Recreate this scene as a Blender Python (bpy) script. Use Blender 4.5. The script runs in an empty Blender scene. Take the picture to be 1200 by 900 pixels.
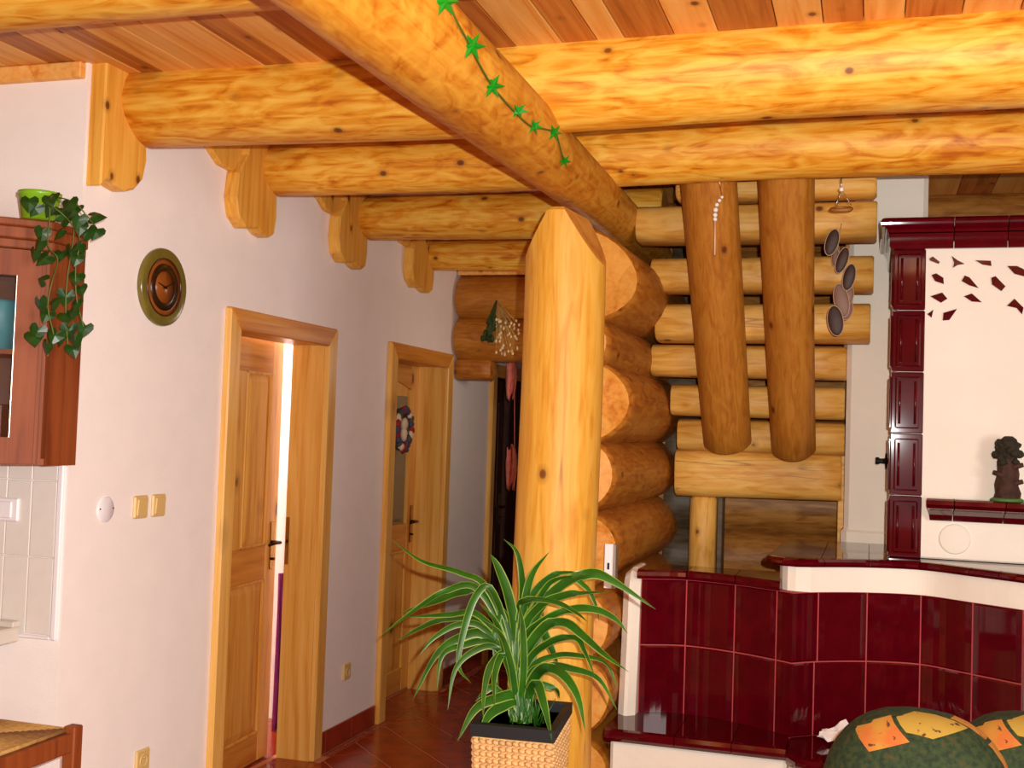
import bpy, bmesh, math, random
from mathutils import Vector, Matrix
S = bpy.context.scene
COL = S.collection
R = random.Random(7)

# ---------------------------------------------------------------- camera
F_PX, YAW, PITCH, ROLL, CAM_H = 1355.79, 0.30158, 0.04274, 0.03337, 1.6025
cyw, syw, cp, sp = math.cos(YAW), math.sin(YAW), math.cos(PITCH), math.sin(PITCH)
FWD = Vector((-syw*cp, cyw*cp, sp)); r_ = Vector((cyw, syw, 0)); u_ = r_.cross(FWD)
RGT = math.cos(ROLL)*r_ + math.sin(ROLL)*u_
UPV = -math.sin(ROLL)*r_ + math.cos(ROLL)*u_
CAM = Vector((0, 0, CAM_H))
cd = bpy.data.cameras.new('camera'); cam = bpy.data.objects.new('camera', cd); COL.objects.link(cam)
m = Matrix((RGT, UPV, -FWD)).transposed().to_4x4(); m.translation = CAM
cam.matrix_world = m
cd.sensor_width = 36; cd.lens = F_PX/1200*36; cd.clip_start = .02
S.camera = cam

def ray(x, y):
    return FWD + RGT*((x-600)/F_PX) - UPV*((y-450)/F_PX)
def at(x, y, X=None, Y=None, Z=None):
    d = ray(x, y)
    i, v = (0, X) if X is not None else ((1, Y) if Y is not None else (2, Z))
    return CAM + d*((v-CAM[i])/d[i])

# ---------------------------------------------------------------- world, lamps, exposure
w = bpy.data.worlds.new('world'); S.world = w; w.use_nodes = True
w.node_tree.nodes['Background'].inputs[0].default_value = (1, .93, .85, 1)
w.node_tree.nodes['Background'].inputs[1].default_value = .5
def lamp(name, kind, loc, power, color=(1, 1, 1), size=.03, rot=None, size_y=None):
    l = bpy.data.lights.new(name, kind); l.energy = power; l.color = color
    if kind == 'AREA':
        l.size = size
        if size_y: l.shape = 'RECTANGLE'; l.size_y = size_y
    else: l.shadow_soft_size = size
    o = bpy.data.objects.new(name, l); COL.objects.link(o); o.location = loc
    if rot: o.rotation_euler = rot
    return o
fl_ = lamp('camera_flash', 'SPOT', CAM + RGT*.075 + UPV*.075 - FWD*.02, 400, (1, .98, .94), .012)
fl_.data.spot_size = math.radians(125); fl_.data.spot_blend = .35
fl_.rotation_euler = cam.matrix_world.to_euler()
lamp('right_side_fill', 'AREA', (2.95, .2, 1.6), 120, (1, .95, .91), 2.4, (math.radians(90), 0, math.radians(90)), 1.6)  # added fill that brightens the left wall; the right wall has no window
lamp('hall_fill', 'POINT', (-1.5, 6.5, 2.0), 7, (1, .86, .72), .12)  # added unseen fill that lifts the dark end of the hall
lamp('side_room_lamp', 'POINT', (-3.55, 5.3, 2.2), 45, (1, .97, 1), .1)
vs = S.view_settings
vs.view_transform = 'Standard'; vs.look = 'None'; vs.gamma = 1; vs.exposure = 0.28; vs.use_curve_mapping = False

# ---------------------------------------------------------------- materials
def lin(c): return tuple(((v/255)/12.92 if v/255 <= .04045 else ((v/255+.055)/1.055)**2.4) for v in c)
MATS = {}
def nodes(name):
    mt = bpy.data.materials.new(name); mt.use_nodes = True
    nt = mt.node_tree; b = nt.nodes['Principled BSDF']; MATS[name] = mt
    return mt, nt, b
def N(nt, t, **k):
    n = nt.nodes.new(t)
    for a, v in k.items(): setattr(n, a, v)
    return n
def ramp(nt, stops):
    n = N(nt, 'ShaderNodeValToRGB'); e = n.color_ramp.elements
    while len(e) < len(stops): e.new(.5)
    for i, (p, c) in enumerate(stops): e[i].position = p; e[i].color = (*c, 1)
    return n
def plain(name, rgb, rough=.5, metal=0, var=.08, scale=8, bump=0, bscale=60, coat=0, emit=None):
    mt, nt, b = nodes(name); c = lin(rgb)
    tc = N(nt, 'ShaderNodeTexCoord'); nz = N(nt, 'ShaderNodeTexNoise'); nz.inputs['Scale'].default_value = scale; nz.inputs['Detail'].default_value = 5
    nt.links.new(tc.outputs['Object'], nz.inputs['Vector'])
    rp = ramp(nt, [(.3, tuple(v*(1-var) for v in c)), (.7, tuple(min(1, v*(1+var)) for v in c))])
    nt.links.new(nz.outputs['Fac'], rp.inputs['Fac']); nt.links.new(rp.outputs['Color'], b.inputs['Base Color'])
    b.inputs['Roughness'].default_value = rough; b.inputs['Metallic'].default_value = metal
    if coat: b.inputs['Coat Weight'].default_value = coat; b.inputs['Coat Roughness'].default_value = .06
    if bump:
        n2 = N(nt, 'ShaderNodeTexNoise'); n2.inputs['Scale'].default_value = bscale; n2.inputs['Detail'].default_value = 6
        nt.links.new(tc.outputs['Object'], n2.inputs['Vector'])
        bp = N(nt, 'ShaderNodeBump'); bp.inputs['Strength'].default_value = bump; bp.inputs['Distance'].default_value = .01
        nt.links.new(n2.outputs['Fac'], bp.inputs['Height']); nt.links.new(bp.outputs['Normal'], b.inputs['Normal'])
    return mt
def wood(name, lo, mid, hi, knot=(98, 40, 10), stretch=(4.2, 17, 17), knots=True, rough=.5, kscale=7, tone=.1, axis='X', crack=True):
    """log or board wood: the grain runs along the object's local X (or the axis named)"""
    mt, nt, b = nodes(name); L = nt.links.new
    tc = N(nt, 'ShaderNodeTexCoord'); oi = N(nt, 'ShaderNodeObjectInfo')
    add = N(nt, 'ShaderNodeVectorMath', operation='ADD'); mul = N(nt, 'ShaderNodeVectorMath', operation='SCALE')
    cx = N(nt, 'ShaderNodeCombineXYZ')
    for i in range(3): L(oi.outputs['Random'], cx.inputs[i])
    L(cx.outputs[0], mul.inputs[0]); mul.inputs['Scale'].default_value = 37.0
    src = tc.outputs['Object']
    if axis != 'X':
        sx = N(nt, 'ShaderNodeSeparateXYZ'); cc = N(nt, 'ShaderNodeCombineXYZ'); L(src, sx.inputs[0])
        order = {'Z': (2, 0, 1), 'Y': (1, 2, 0)}[axis]
        for i, o in enumerate(order): L(sx.outputs[o], cc.inputs[i])
        src = cc.outputs[0]
    L(src, add.inputs[0]); L(mul.outputs[0], add.inputs[1])
    mp = N(nt, 'ShaderNodeMapping'); mp.inputs['Scale'].default_value = stretch; L(add.outputs[0], mp.inputs[0])
    n1 = N(nt, 'ShaderNodeTexNoise'); n1.inputs['Scale'].default_value = 1.3; n1.inputs['Detail'].default_value = 4; n1.inputs['Distortion'].default_value = 1.4
    L(mp.outputs[0], n1.inputs['Vector'])
    mp2 = N(nt, 'ShaderNodeMapping'); mp2.inputs['Scale'].default_value = (1.2, 34, 34); L(add.outputs[0], mp2.inputs[0])
    n2 = N(nt, 'ShaderNodeTexNoise'); n2.inputs['Scale'].default_value = 1.6; n2.inputs['Detail'].default_value = 6; n2.inputs['Distortion'].default_value = .6
    L(mp2.outputs[0], n2.inputs['Vector'])
    mx = N(nt, 'ShaderNodeMix', data_type='FLOAT'); mx.inputs[0].default_value = .35
    L(n1.outputs['Fac'], mx.inputs[2]); L(n2.outputs['Fac'], mx.inputs[3])
    rp = ramp(nt, [(.33, lin(lo)), (.45, lin(mid)), (.53, tuple(a*.5+c*.5 for a, c in zip(lin(mid), lin(hi)))), (.64, lin(hi))])
    L(mx.outputs[0], rp.inputs['Fac']); out = rp.outputs['Color']
    # each piece a slightly different tone
    hs = N(nt, 'ShaderNodeHueSaturation'); mr = N(nt, 'ShaderNodeMapRange')
    mr.inputs[3].default_value = 1-tone; mr.inputs[4].default_value = 1+tone*.6
    L(oi.outputs['Random'], mr.inputs[0]); L(mr.outputs[0], hs.inputs['Value']); L(out, hs.inputs['Color']); out = hs.outputs['Color']
    if crack:
        mp3 = N(nt, 'ShaderNodeMapping'); mp3.inputs['Scale'].default_value = (.45, 7, 7); L(add.outputs[0], mp3.inputs[0])
        n3 = N(nt, 'ShaderNodeTexNoise'); n3.inputs['Scale'].default_value = 1.5; n3.inputs['Detail'].default_value = 2
        L(mp3.outputs[0], n3.inputs['Vector'])
        r3 = ramp(nt, [(.494, (0, 0, 0)), (.4985, (1, 1, 1)), (.5015, (1, 1, 1)), (.506, (0, 0, 0))]); L(n3.outputs['Fac'], r3.inputs['Fac'])
        n4 = N(nt, 'ShaderNodeTexNoise'); n4.inputs['Scale'].default_value = 1.1; L(add.outputs[0], n4.inputs['Vector'])
        r4 = ramp(nt, [(.52, (0, 0, 0)), (.6, (.55, .55, .55))]); L(n4.outputs['Fac'], r4.inputs['Fac'])
        ml = N(nt, 'ShaderNodeMath', operation='MULTIPLY'); L(r3.outputs['Color'], ml.inputs[0]); L(r4.outputs['Color'], ml.inputs[1])
        mc = N(nt, 'ShaderNodeMix', data_type='RGBA'); L(ml.outputs[0], mc.inputs[0]); L(out, mc.inputs[6]); mc.inputs[7].default_value = (*lin((110, 50, 12)), 1)
        out = mc.outputs[2]
    if knots:
        mpk = N(nt, 'ShaderNodeMapping'); mpk.inputs['Scale'].default_value = (.8, 1.1, 1.1); L(add.outputs[0], mpk.inputs[0])
        vo = N(nt, 'ShaderNodeTexVoronoi'); vo.inputs['Scale'].default_value = kscale; L(mpk.outputs[0], vo.inputs['Vector'])
        rk = ramp(nt, [(.0, (1, 1, 1)), (.075, (.85, .85, .85)), (.1, (.3, .3, .3)), (.19, (0, 0, 0))]); L(vo.outputs['Distance'], rk.inputs['Fac'])
        mk = N(nt, 'ShaderNodeMix', data_type='RGBA'); L(rk.outputs['Color'], mk.inputs[0]); L(out, mk.inputs[6]); mk.inputs[7].default_value = (*lin(knot), 1)
        out = mk.outputs[2]
    L(out, b.inputs['Base Color'])
    b.inputs['Roughness'].default_value = rough; b.inputs['Specular IOR Level'].default_value = .35
    bp = N(nt, 'ShaderNodeBump'); bp.inputs['Strength'].default_value = .12; bp.inputs['Distance'].default_value = .01
    L(mx.outputs[0], bp.inputs['Height']); L(bp.outputs['Normal'], b.inputs['Normal'])
    return mt

wood('beam_wood', (186, 98, 10), (224, 148, 32), (244, 194, 78))
wood('post_wood', (208, 136, 36), (222, 158, 50), (232, 178, 74), stretch=(2.2, 20, 20), kscale=5.5)
wood('purlin_wood', (180, 98, 14), (206, 130, 28), (226, 164, 54), stretch=(7, 14, 14))
wood('orange_log', (150, 80, 18), (176, 102, 26), (200, 132, 44), tone=.14)
wood('stringer_wood', (160, 96, 24), (178, 110, 32), (194, 130, 46), stretch=(6, 26, 26), kscale=7)
wood('tread_wood', (206, 138, 48), (224, 164, 70), (238, 188, 98), stretch=(4, 20, 20))
wood('end_grain', (200, 116, 34), (222, 146, 56), (236, 170, 78), knots=False, stretch=(6, 6, 6), crack=False)
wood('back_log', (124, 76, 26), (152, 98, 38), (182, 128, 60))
wood('grey_wood', (64, 52, 38), (82, 68, 48), (100, 84, 62), knots=False)
wood('door_pine', (196, 120, 40), (222, 152, 60), (236, 176, 84), axis='Z', stretch=(.8, 12, 12), kscale=3.2, tone=.05, crack=False, rough=.33)
wood('door_pine_flat', (186, 104, 32), (208, 130, 46), (224, 154, 64), axis='Y', stretch=(.8, 12, 12), knots=False, tone=.05, crack=False, rough=.33)
wood('casing_pine', (212, 146, 60), (230, 170, 80), (240, 190, 104), axis='Z', stretch=(.7, 10, 10), kscale=2.2, tone=.04, crack=False, rough=.33)
wood('corbel_pine', (206, 136, 42), (226, 160, 58), (238, 182, 82), axis='Z', stretch=(1, 12, 12), tone=.06, crack=False)
wood('plank_light', (216, 136, 52), (234, 164, 78), (244, 186, 102), axis='Y', stretch=(.9, 14, 14), crack=False, tone=.12)
wood('plank_dark', (150, 76, 24), (184, 104, 38), (206, 130, 56), axis='Y', stretch=(.9, 18, 18), crack=False, tone=.18)
wood('cherry', (104, 44, 14), (126, 58, 20), (146, 74, 30), axis='Z', stretch=(.8, 10, 10), knots=False, crack=False, tone=.04, rough=.6)
wood('dark_door', (44, 18, 8), (62, 26, 12), (84, 38, 18), axis='Z', knots=False, crack=False)
plain('hall_plaster', (250, 240, 232), .75, var=.02, bump=.12, bscale=140)
plain('white_plaster', (242, 232, 214), .7, var=.025, scale=5, bump=.25, bscale=26)
plain('wall_tile', (226, 218, 208), .25, var=.03, scale=20)
plain('white_plastic', (240, 234, 234), .3, var=.01)
plain('ivory_plastic', (222, 188, 118), .3, var=.02)
plain('maroon_glaze', (80, 2, 14), .05, var=.2, scale=14)
plain('maroon_dark', (92, 6, 18), .35, var=.15)
plain('grout', (176, 66, 66), .8)
plain('floor_glaze', (158, 58, 22), .2, var=.25, scale=7, bump=.06, bscale=30)
plain('floor_grout', (214, 136, 100), .8)
plain('baseboard_glaze', (150, 52, 32), .22, var=.18)
plain('border_glaze', (156, 74, 46), .3, var=.3, scale=30)
plain('leaf_green', (40, 92, 12), .45, var=.35, scale=12)
plain('leaf_margin', (140, 166, 66), .4, var=.15)
plain('ivy_green', (28, 66, 16), .35, var=.35, scale=30)
plain('stem_green', (96, 106, 40), .6)
plain('pot_green', (126, 176, 32), .3, var=.05)
plain('soil', (54, 62, 44), .95, var=.3, scale=60, bump=.5)
plain('black_plastic', (4, 5, 8), .6)
plain('seagrass', (222, 174, 112), .65, var=.2, scale=40, bump=.3, bscale=150)
plain('cane', (200, 136, 60), .6)
plain('brass', (176, 136, 62), .25, metal=1)
plain('dark_bronze', (70, 52, 34), .35, metal=1)
plain('iron', (30, 32, 34), .5, metal=.6)
plain('steel', (196, 186, 170), .3, metal=.7)
plain('clock_olive', (112, 100, 38), .22, var=.15, scale=20)
plain('clock_brown', (62, 22, 12), .22, var=.1)
plain('clock_tan', (140, 76, 26), .25, var=.12, scale=20)
plain('clock_dark', (44, 26, 10), .25)
plain('rush', (176, 134, 70), .75, var=.25, scale=60)
plain('counter_top', (214, 204, 190), .3, var=.05)
plain('teal', (66, 140, 150), .5, var=.2)
plain('cup_glaze', (120, 170, 150), .3)
plain('cabinet_inside', (112, 84, 74), .6)
plain('speckled', (96, 40, 18), .5, var=.8, scale=160)
plain('star_green', (20, 132, 26), .3, var=.2)
plain('wire', (74, 92, 24), .5)
plain('bead_white', (240, 234, 222), .35)
plain('pale_rod', (230, 180, 140), .5)
plain('slice_brown', (58, 36, 24), .6, var=.25, scale=50)
plain('slice_pale', (128, 96, 80), .6, var=.2)
plain('slice_rim', (186, 150, 120), .6)
plain('chain_metal', (180, 176, 170), .3, metal=1)
plain('wreath_red', (150, 22, 26), .8, var=.2)
plain('wreath_blue', (62, 66, 92), .8, var=.2)
plain('wreath_cream', (216, 190, 156), .8)
plain('wreath_grey', (78, 70, 58), .8, var=.2)
plain('dried_green', (50, 66, 22), .9, var=.3)
plain('dried_straw', (190, 150, 84), .9, var=.3)
plain('dried_head', (232, 206, 158), .8)
plain('pink_cloth', (236, 132, 112), .85, var=.15, scale=30)
plain('magenta_cloth', (132, 22, 96), .85, var=.2)
plain('carved_stump', (62, 34, 20), .8, var=.45, scale=40, bump=.6, bscale=60)
plain('carved_foliage', (40, 34, 14), .85, var=.45, scale=50, bump=.6, bscale=70)
plain('base_green', (70, 116, 52), .6)
plain('paper_white', (244, 236, 232), .7)
plain('ceiling_dark', (120, 66, 26), .7)
mt, nt, b = nodes('glass_pane'); tr = N(nt, 'ShaderNodeBsdfTransparent'); gs = N(nt, 'ShaderNodeBsdfGlossy'); gs.inputs['Roughness'].default_value = .03
ms = N(nt, 'ShaderNodeMixShader'); ms.inputs[0].default_value = .09; nt.links.new(tr.outputs[0], ms.inputs[1]); nt.links.new(gs.outputs[0], ms.inputs[2]); nt.links.new(ms.outputs[0], nt.nodes['Material Output'].inputs['Surface'])
mt, nt, b = nodes('frosted_pane'); b.inputs['Base Color'].default_value = (*lin((128, 108, 66)), 1); b.inputs['Roughness'].default_value = .18
# patchwork upholstery
mt, nt, b = nodes('patch_fabric'); L = nt.links.new
tc = N(nt, 'ShaderNodeTexCoord'); mp = N(nt, 'ShaderNodeMapping'); mp.inputs['Rotation'].default_value = (.2, .62, .35); mp.inputs['Scale'].default_value = (.75, 1.1, 1.5); L(tc.outputs['Object'], mp.inputs[0])
vo = N(nt, 'ShaderNodeTexVoronoi'); vo.distance = 'CHEBYCHEV'; vo.inputs['Scale'].default_value = 8; vo.inputs['Randomness'].default_value = .5; L(mp.outputs[0], vo.inputs['Vector'])
sx = N(nt, 'ShaderNodeSeparateColor'); L(vo.outputs['Color'], sx.inputs[0])
nz = N(nt, 'ShaderNodeTexNoise'); nz.inputs['Scale'].default_value = 70; nz.inputs['Detail'].default_value = 4; L(tc.outputs['Object'], nz.inputs['Vector'])
g = ramp(nt, [(.35, lin((20, 38, 14))), (.6, lin((44, 62, 26))), (.75, lin((84, 50, 22)))]); L(nz.outputs['Fac'], g.inputs['Fac'])
pc = ramp(nt, [(.36, lin((190, 104, 40))), (.5, lin((186, 132, 48))), (.64, lin((176, 144, 54)))]); pm = N(nt, 'ShaderNodeMix', data_type='FLOAT'); pm.inputs[0].default_value = .6; pn = N(nt, 'ShaderNodeTexNoise'); pn.inputs['Scale'].default_value = 14; L(tc.outputs['Object'], pn.inputs['Vector']); L(sx.outputs[1], pm.inputs[2]); L(pn.outputs['Fac'], pm.inputs[3]); L(pm.outputs[0], pc.inputs['Fac'])
sp_ = ramp(nt, [(.64, (0, 0, 0)), (.68, (1, 1, 1))]); n5 = N(nt, 'ShaderNodeTexNoise'); n5.inputs['Scale'].default_value = 45; L(tc.outputs['Object'], n5.inputs['Vector']); L(n5.outputs['Fac'], sp_.inputs['Fac'])
mm = N(nt, 'ShaderNodeMix', data_type='RGBA'); L(sp_.outputs['Color'], mm.inputs[0]); L(pc.outputs['Color'], mm.inputs[6]); mm.inputs[7].default_value = (*lin((90, 50, 22)), 1)
a1 = N(nt, 'ShaderNodeMath', operation='LESS_THAN'); L(vo.outputs['Distance'], a1.inputs[0]); a1.inputs[1].default_value = .36
a2 = N(nt, 'ShaderNodeMath', operation='GREATER_THAN'); L(sx.outputs[0], a2.inputs[0]); a2.inputs[1].default_value = .4
a3 = N(nt, 'ShaderNodeMath', operation='MULTIPLY'); L(a1.outputs[0], a3.inputs[0]); L(a2.outputs[0], a3.inputs[1])
mx = N(nt, 'ShaderNodeMix', data_type='RGBA'); L(a3.outputs[0], mx.inputs[0]); L(g.outputs['Color'], mx.inputs[6]); L(mm.outputs[2], mx.inputs[7])
L(mx.outputs[2], b.inputs['Base Color']); b.inputs['Roughness'].default_value = .85

# ---------------------------------------------------------------- mesh helpers
class MB:
    def __init__(s): s.v = []; s.f = []; s.mi = []; s.sm = []
    def add(s, vs, fs, mi=0, smooth=False):
        o = len(s.v); s.v += [Vector(p) for p in vs]
        for f in fs: s.f.append([i+o for i in f]); s.mi.append(mi); s.sm.append(smooth)
        return s
    def box(s, a, c, bev=0, mi=0):
        x0, y0, z0 = (min(p, q) for p, q in zip(a, c)); x1, y1, z1 = (max(p, q) for p, q in zip(a, c))
        if bev <= 0:
            return s.add([(x0, y0, z0), (x1, y0, z0), (x1, y1, z0), (x0, y1, z0), (x0, y0, z1), (x1, y0, z1), (x1, y1, z1), (x0, y1, z1)],
                  [(0, 3, 2, 1), (4, 5, 6, 7), (0, 1, 5, 4), (1, 2, 6, 5), (2, 3, 7, 6), (3, 0, 4, 7)], mi)
        bm = bmesh.new(); bmesh.ops.create_cube(bm, size=1)
        for v in bm.verts: v.co = Vector(((x0+x1)/2+v.co.x*(x1-x0), (y0+y1)/2+v.co.y*(y1-y0), (z0+z1)/2+v.co.z*(z1-z0)))
        bmesh.ops.bevel(bm, geom=bm.edges[:], offset=min(bev, .45*min(x1-x0, y1-y0, z1-z0)), segments=1, affect='EDGES')
        return s.bm(bm, mi)
    def bm(s, bm, mi=0, smooth=False):
        bm.verts.index_update()
        s.add([v.co.copy() for v in bm.verts], [[v.index for v in f.verts] for f in bm.faces], mi, smooth); bm.free(); return s
    def prism(s, poly, axis, a, c, bev=0, mi=0):
        """poly: 2D points; axis 0/1/2 the extrusion axis from a to c"""
        def P(p, t):
            q = [p[0], p[1]]; q.insert(axis, t); return q
        n = len(poly); bm = bmesh.new()
        v0 = [bm.verts.new(P(p, a)) for p in poly]; v1 = [bm.verts.new(P(p, c)) for p in poly]
        bm.faces.new(v0); bm.faces.new(v1[::-1])
        for i in range(n): bm.faces.new((v0[i], v1[i], v1[(i+1) % n], v0[(i+1) % n]))
        bmesh.ops.recalc_face_normals(bm, faces=bm.faces[:])
        if bev: bmesh.ops.bevel(bm, geom=[e for e in bm.edges if len(e.link_faces) == 2 and (e.link_faces[0] in bm.faces[:0] or e.calc_face_angle(0) > .6)], offset=bev, segments=1, affect='EDGES')
        return s.bm(bm, mi)
    def tube(s, pts, rad, n=8, mi=0, cap=True, smooth=True):
        pts = [Vector(p) for p in pts]; rad = rad if isinstance(rad, (list, tuple)) else [rad]*len(pts)
        vs = []; fs = []; ref = None
        for i, p in enumerate(pts):
            t = (pts[min(i+1, len(pts)-1)]-pts[max(i-1, 0)]).normalized()
            if ref is None: ref = t.orthogonal().normalized()
            u = (ref-t*ref.dot(t)).normalized(); ref = u; q = t.cross(u)
            vs += [p+(u*math.cos(2*math.pi*k/n)+q*math.sin(2*math.pi*k/n))*rad[i] for k in range(n)]
        for i in range(len(pts)-1):
            for k in range(n): fs.append((i*n+k, i*n+(k+1) % n, (i+1)*n+(k+1) % n, (i+1)*n+k))
        s.add(vs, fs, mi, smooth)
        if cap:
            o = len(s.v)-len(vs); s.f.append([o+k for k in range(n)][::-1]); s.f.append([o+(len(pts)-1)*n+k for k in range(n)]); s.mi += [mi]*2; s.sm += [False]*2
        return s
    def ell(s, c, r, seg=12, rings=8, mi=0, rot=None, noise=0, seed=0, power=1):
        rr = random.Random(seed); c = Vector(c); vs = []; fs = []
        def sg(x): return math.copysign(abs(x)**power, x)
        for i in range(rings+1):
            th = math.pi*i/rings
            for k in range(seg):
                ph = 2*math.pi*k/seg
                p = Vector((r[0]*sg(math.sin(th))*sg(math.cos(ph)), r[1]*sg(math.sin(th))*sg(math.sin(ph)), r[2]*sg(math.cos(th))))
                if noise and 0 < i < rings: p *= 1+rr.uniform(-noise, noise)
                if rot: p.rotate(rot)
                vs.append(c+p)
        for i in range(rings):
            for k in range(seg): fs.append((i*seg+k, (i+1)*seg+k, (i+1)*seg+(k+1) % seg, i*seg+(k+1) % seg))
        return s.add(vs, fs, mi, True)
    def lathe(s, prof, c, axis='Z', seg=24, mi=0, smooth=True):
        c = Vector(c); vs = []; fs = []
        for r, z in prof:
            for k in range(seg):
                a = 2*math.pi*k/seg; p = (r*math.cos(a), r*math.sin(a), z)
                vs.append(c+Vector({'Z': p, 'X': (p[2], p[0], p[1]), 'Y': (p[0], p[2], p[1])}[axis]))
        for i in range(len(prof)-1):
            for k in range(seg): fs.append((i*seg+k, i*seg+(k+1) % seg, (i+1)*seg+(k+1) % seg, (i+1)*seg+k))
        return s.add(vs, fs, mi, smooth)

WLOC = {}
def link(o, parent, wloc):
    COL.objects.link(o); WLOC[o.name] = Vector(wloc)
    if parent: o.parent = parent; o.location = Vector(wloc)-WLOC[parent.name]
    else: o.location = wloc
    return o
def tag(o, label=None, cat=None, group=None, kind=None):
    if label: o['label'] = label
    if cat: o['category'] = cat
    if group: o['group'] = group
    if kind: o['kind'] = kind
    return o
def empty(name, loc, label=None, cat=None, group=None, kind=None, parent=None):
    o = bpy.data.objects.new(name, None); o.empty_display_size = .1
    link(o, parent, loc); return tag(o, label, cat, group, kind)
def mesh_of(mb, mats, name, off, fix=True):
    me = bpy.data.meshes.new(name); me.from_pydata([p-off for p in mb.v], [], mb.f)
    for mt in (mats if isinstance(mats, (list, tuple)) else [mats]): me.materials.append(MATS[mt])
    me.polygons.foreach_set('material_index', mb.mi); me.polygons.foreach_set('use_smooth', mb.sm)
    if fix:
        bm = bmesh.new(); bm.from_mesh(me); bmesh.ops.recalc_face_normals(bm, faces=bm.faces[:]); bm.to_mesh(me); bm.free()
    me.update(); return me
def obj(name, mb, mats, parent=None, loc=None, kind=None, label=None, cat=None, group=None):
    """world-space mesh builder -> one object (origin: loc, else its parent's place, else the base of its bounds)"""
    if loc is None:
        if parent: loc = WLOC[parent.name]
        else:
            xs = [p.x for p in mb.v]; ys = [p.y for p in mb.v]; zs = [p.z for p in mb.v]
            loc = Vector(((min(xs)+max(xs))/2, (min(ys)+max(ys))/2, min(zs)))
    loc = Vector(loc)
    o = bpy.data.objects.new(name, mesh_of(mb, mats, name, loc)); link(o, parent, loc)
    return tag(o, label, cat, group, kind)
def center_of(mb):
    xs = [p.x for p in mb.v]; ys = [p.y for p in mb.v]; zs = [p.z for p in mb.v]
    return Vector(((min(xs)+max(xs))/2, (min(ys)+max(ys))/2, (min(zs)+max(zs))/2))
def piece(name, mb, mats, parent, **k): return obj(name, mb, mats, parent, loc=center_of(mb), **k)

def log(name, p0, p1, r0, r1, mats, parent=None, seed=0, seg=28, rings=14, wob=.035, bev=.012, cut=None, sup=1, sy=1, **tags):
    """a log of its own, grain along its local X; cut(local, world_point, end) may move the end rings"""
    p0, p1 = Vector(p0), Vector(p1); d = p1-p0; Ln = d.length; X = d.normalized()
    Zr = Vector((0, 0, 1)) if abs(X.z) < .9 else Vector((0, 1, 0))
    Yv = Zr.cross(X).normalized(); Zv = X.cross(Yv)
    rr = random.Random(seed*13+5); ph = [rr.uniform(0, 6.28) for _ in range(6)]
    mb = MB(); vs = []; fs = []
    ts = [0, bev/Ln]+[i/rings for i in range(1, rings)]+[1-bev/Ln, 1]
    def sg(v): return math.copysign(abs(v)**sup, v)
    for i, t in enumerate(ts):
        r = r0+(r1-r0)*t
        if i in (0, len(ts)-1): r -= bev
        oy = wob*r*math.sin(3.1*t*Ln+ph[0]); oz = wob*r*math.sin(2.3*t*Ln+ph[1])
        for k in range(seg):
            a = 2*math.pi*k/seg
            q = r*(1+wob*.5*math.sin(2*a+ph[2]+1.5*t*Ln)+wob*.4*math.sin(3*a+ph[3]-2*t*Ln)+wob*.25*math.sin(5*a+ph[4]+4*t*Ln))
            p = Vector((t*Ln, q*sg(math.cos(a))*sy+oy, q*sg(math.sin(a))+oz))
            if cut: p = cut(p, i, len(ts)-1)
            vs.append(p)
    for i in range(len(ts)-1):
        for k in range(seg): fs.append((i*seg+k, i*seg+(k+1) % seg, (i+1)*seg+(k+1) % seg, (i+1)*seg+k))
    mb.add(vs, fs, 0, True)
    mb.add(vs[:seg], [list(range(seg))[::-1]], 1); mb.add(vs[-seg:], [list(range(seg))], 1)
    me = mesh_of(mb, mats if isinstance(mats, (list, tuple)) else [mats, 'end_grain'], name, Vector((0, 0, 0)))
    o = bpy.data.objects.new(name, me); link(o, parent, p0)
    o.rotation_mode = 'QUATERNION'; o.rotation_quaternion = Matrix((X, Yv, Zv)).transposed().to_quaternion()
    return tag(o, **tags)
def clip(poly, x0, x1, y0, y1):
    for ax, lim, sgn in ((0, x0, 1), (0, x1, -1), (1, y0, 1), (1, y1, -1)):
        out = []
        for i, p in enumerate(poly):
            q = poly[(i+1) % len(poly)]; a = sgn*(p[ax]-lim); c = sgn*(q[ax]-lim)
            if a >= 0: out.append(p)
            if a*c < 0:
                t = a/(a-c); out.append((p[0]+(q[0]-p[0])*t, p[1]+(q[1]-p[1])*t))
        poly = out
        if len(poly) < 3: return []
    return poly
def spline(pts, n):
    pts = [Vector(p) for p in pts]; P = [pts[0]*2-pts[1]]+pts+[pts[-1]*2-pts[-2]]; out = []
    m = len(pts)-1
    for j in range(n+1):
        u = j/n*m; i = min(int(u), m-1); t = u-i; a, b_, c, d = P[i:i+4]
        out.append(.5*((2*b_)+(-a+c)*t+(2*a-5*b_+4*c-d)*t*t+(-a+3*b_-3*c+d)*t**3))
    return out

# ================================================================ SETTING
XW, YK, CEIL, WT = -2.544, 3.25, 2.805, .172
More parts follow.
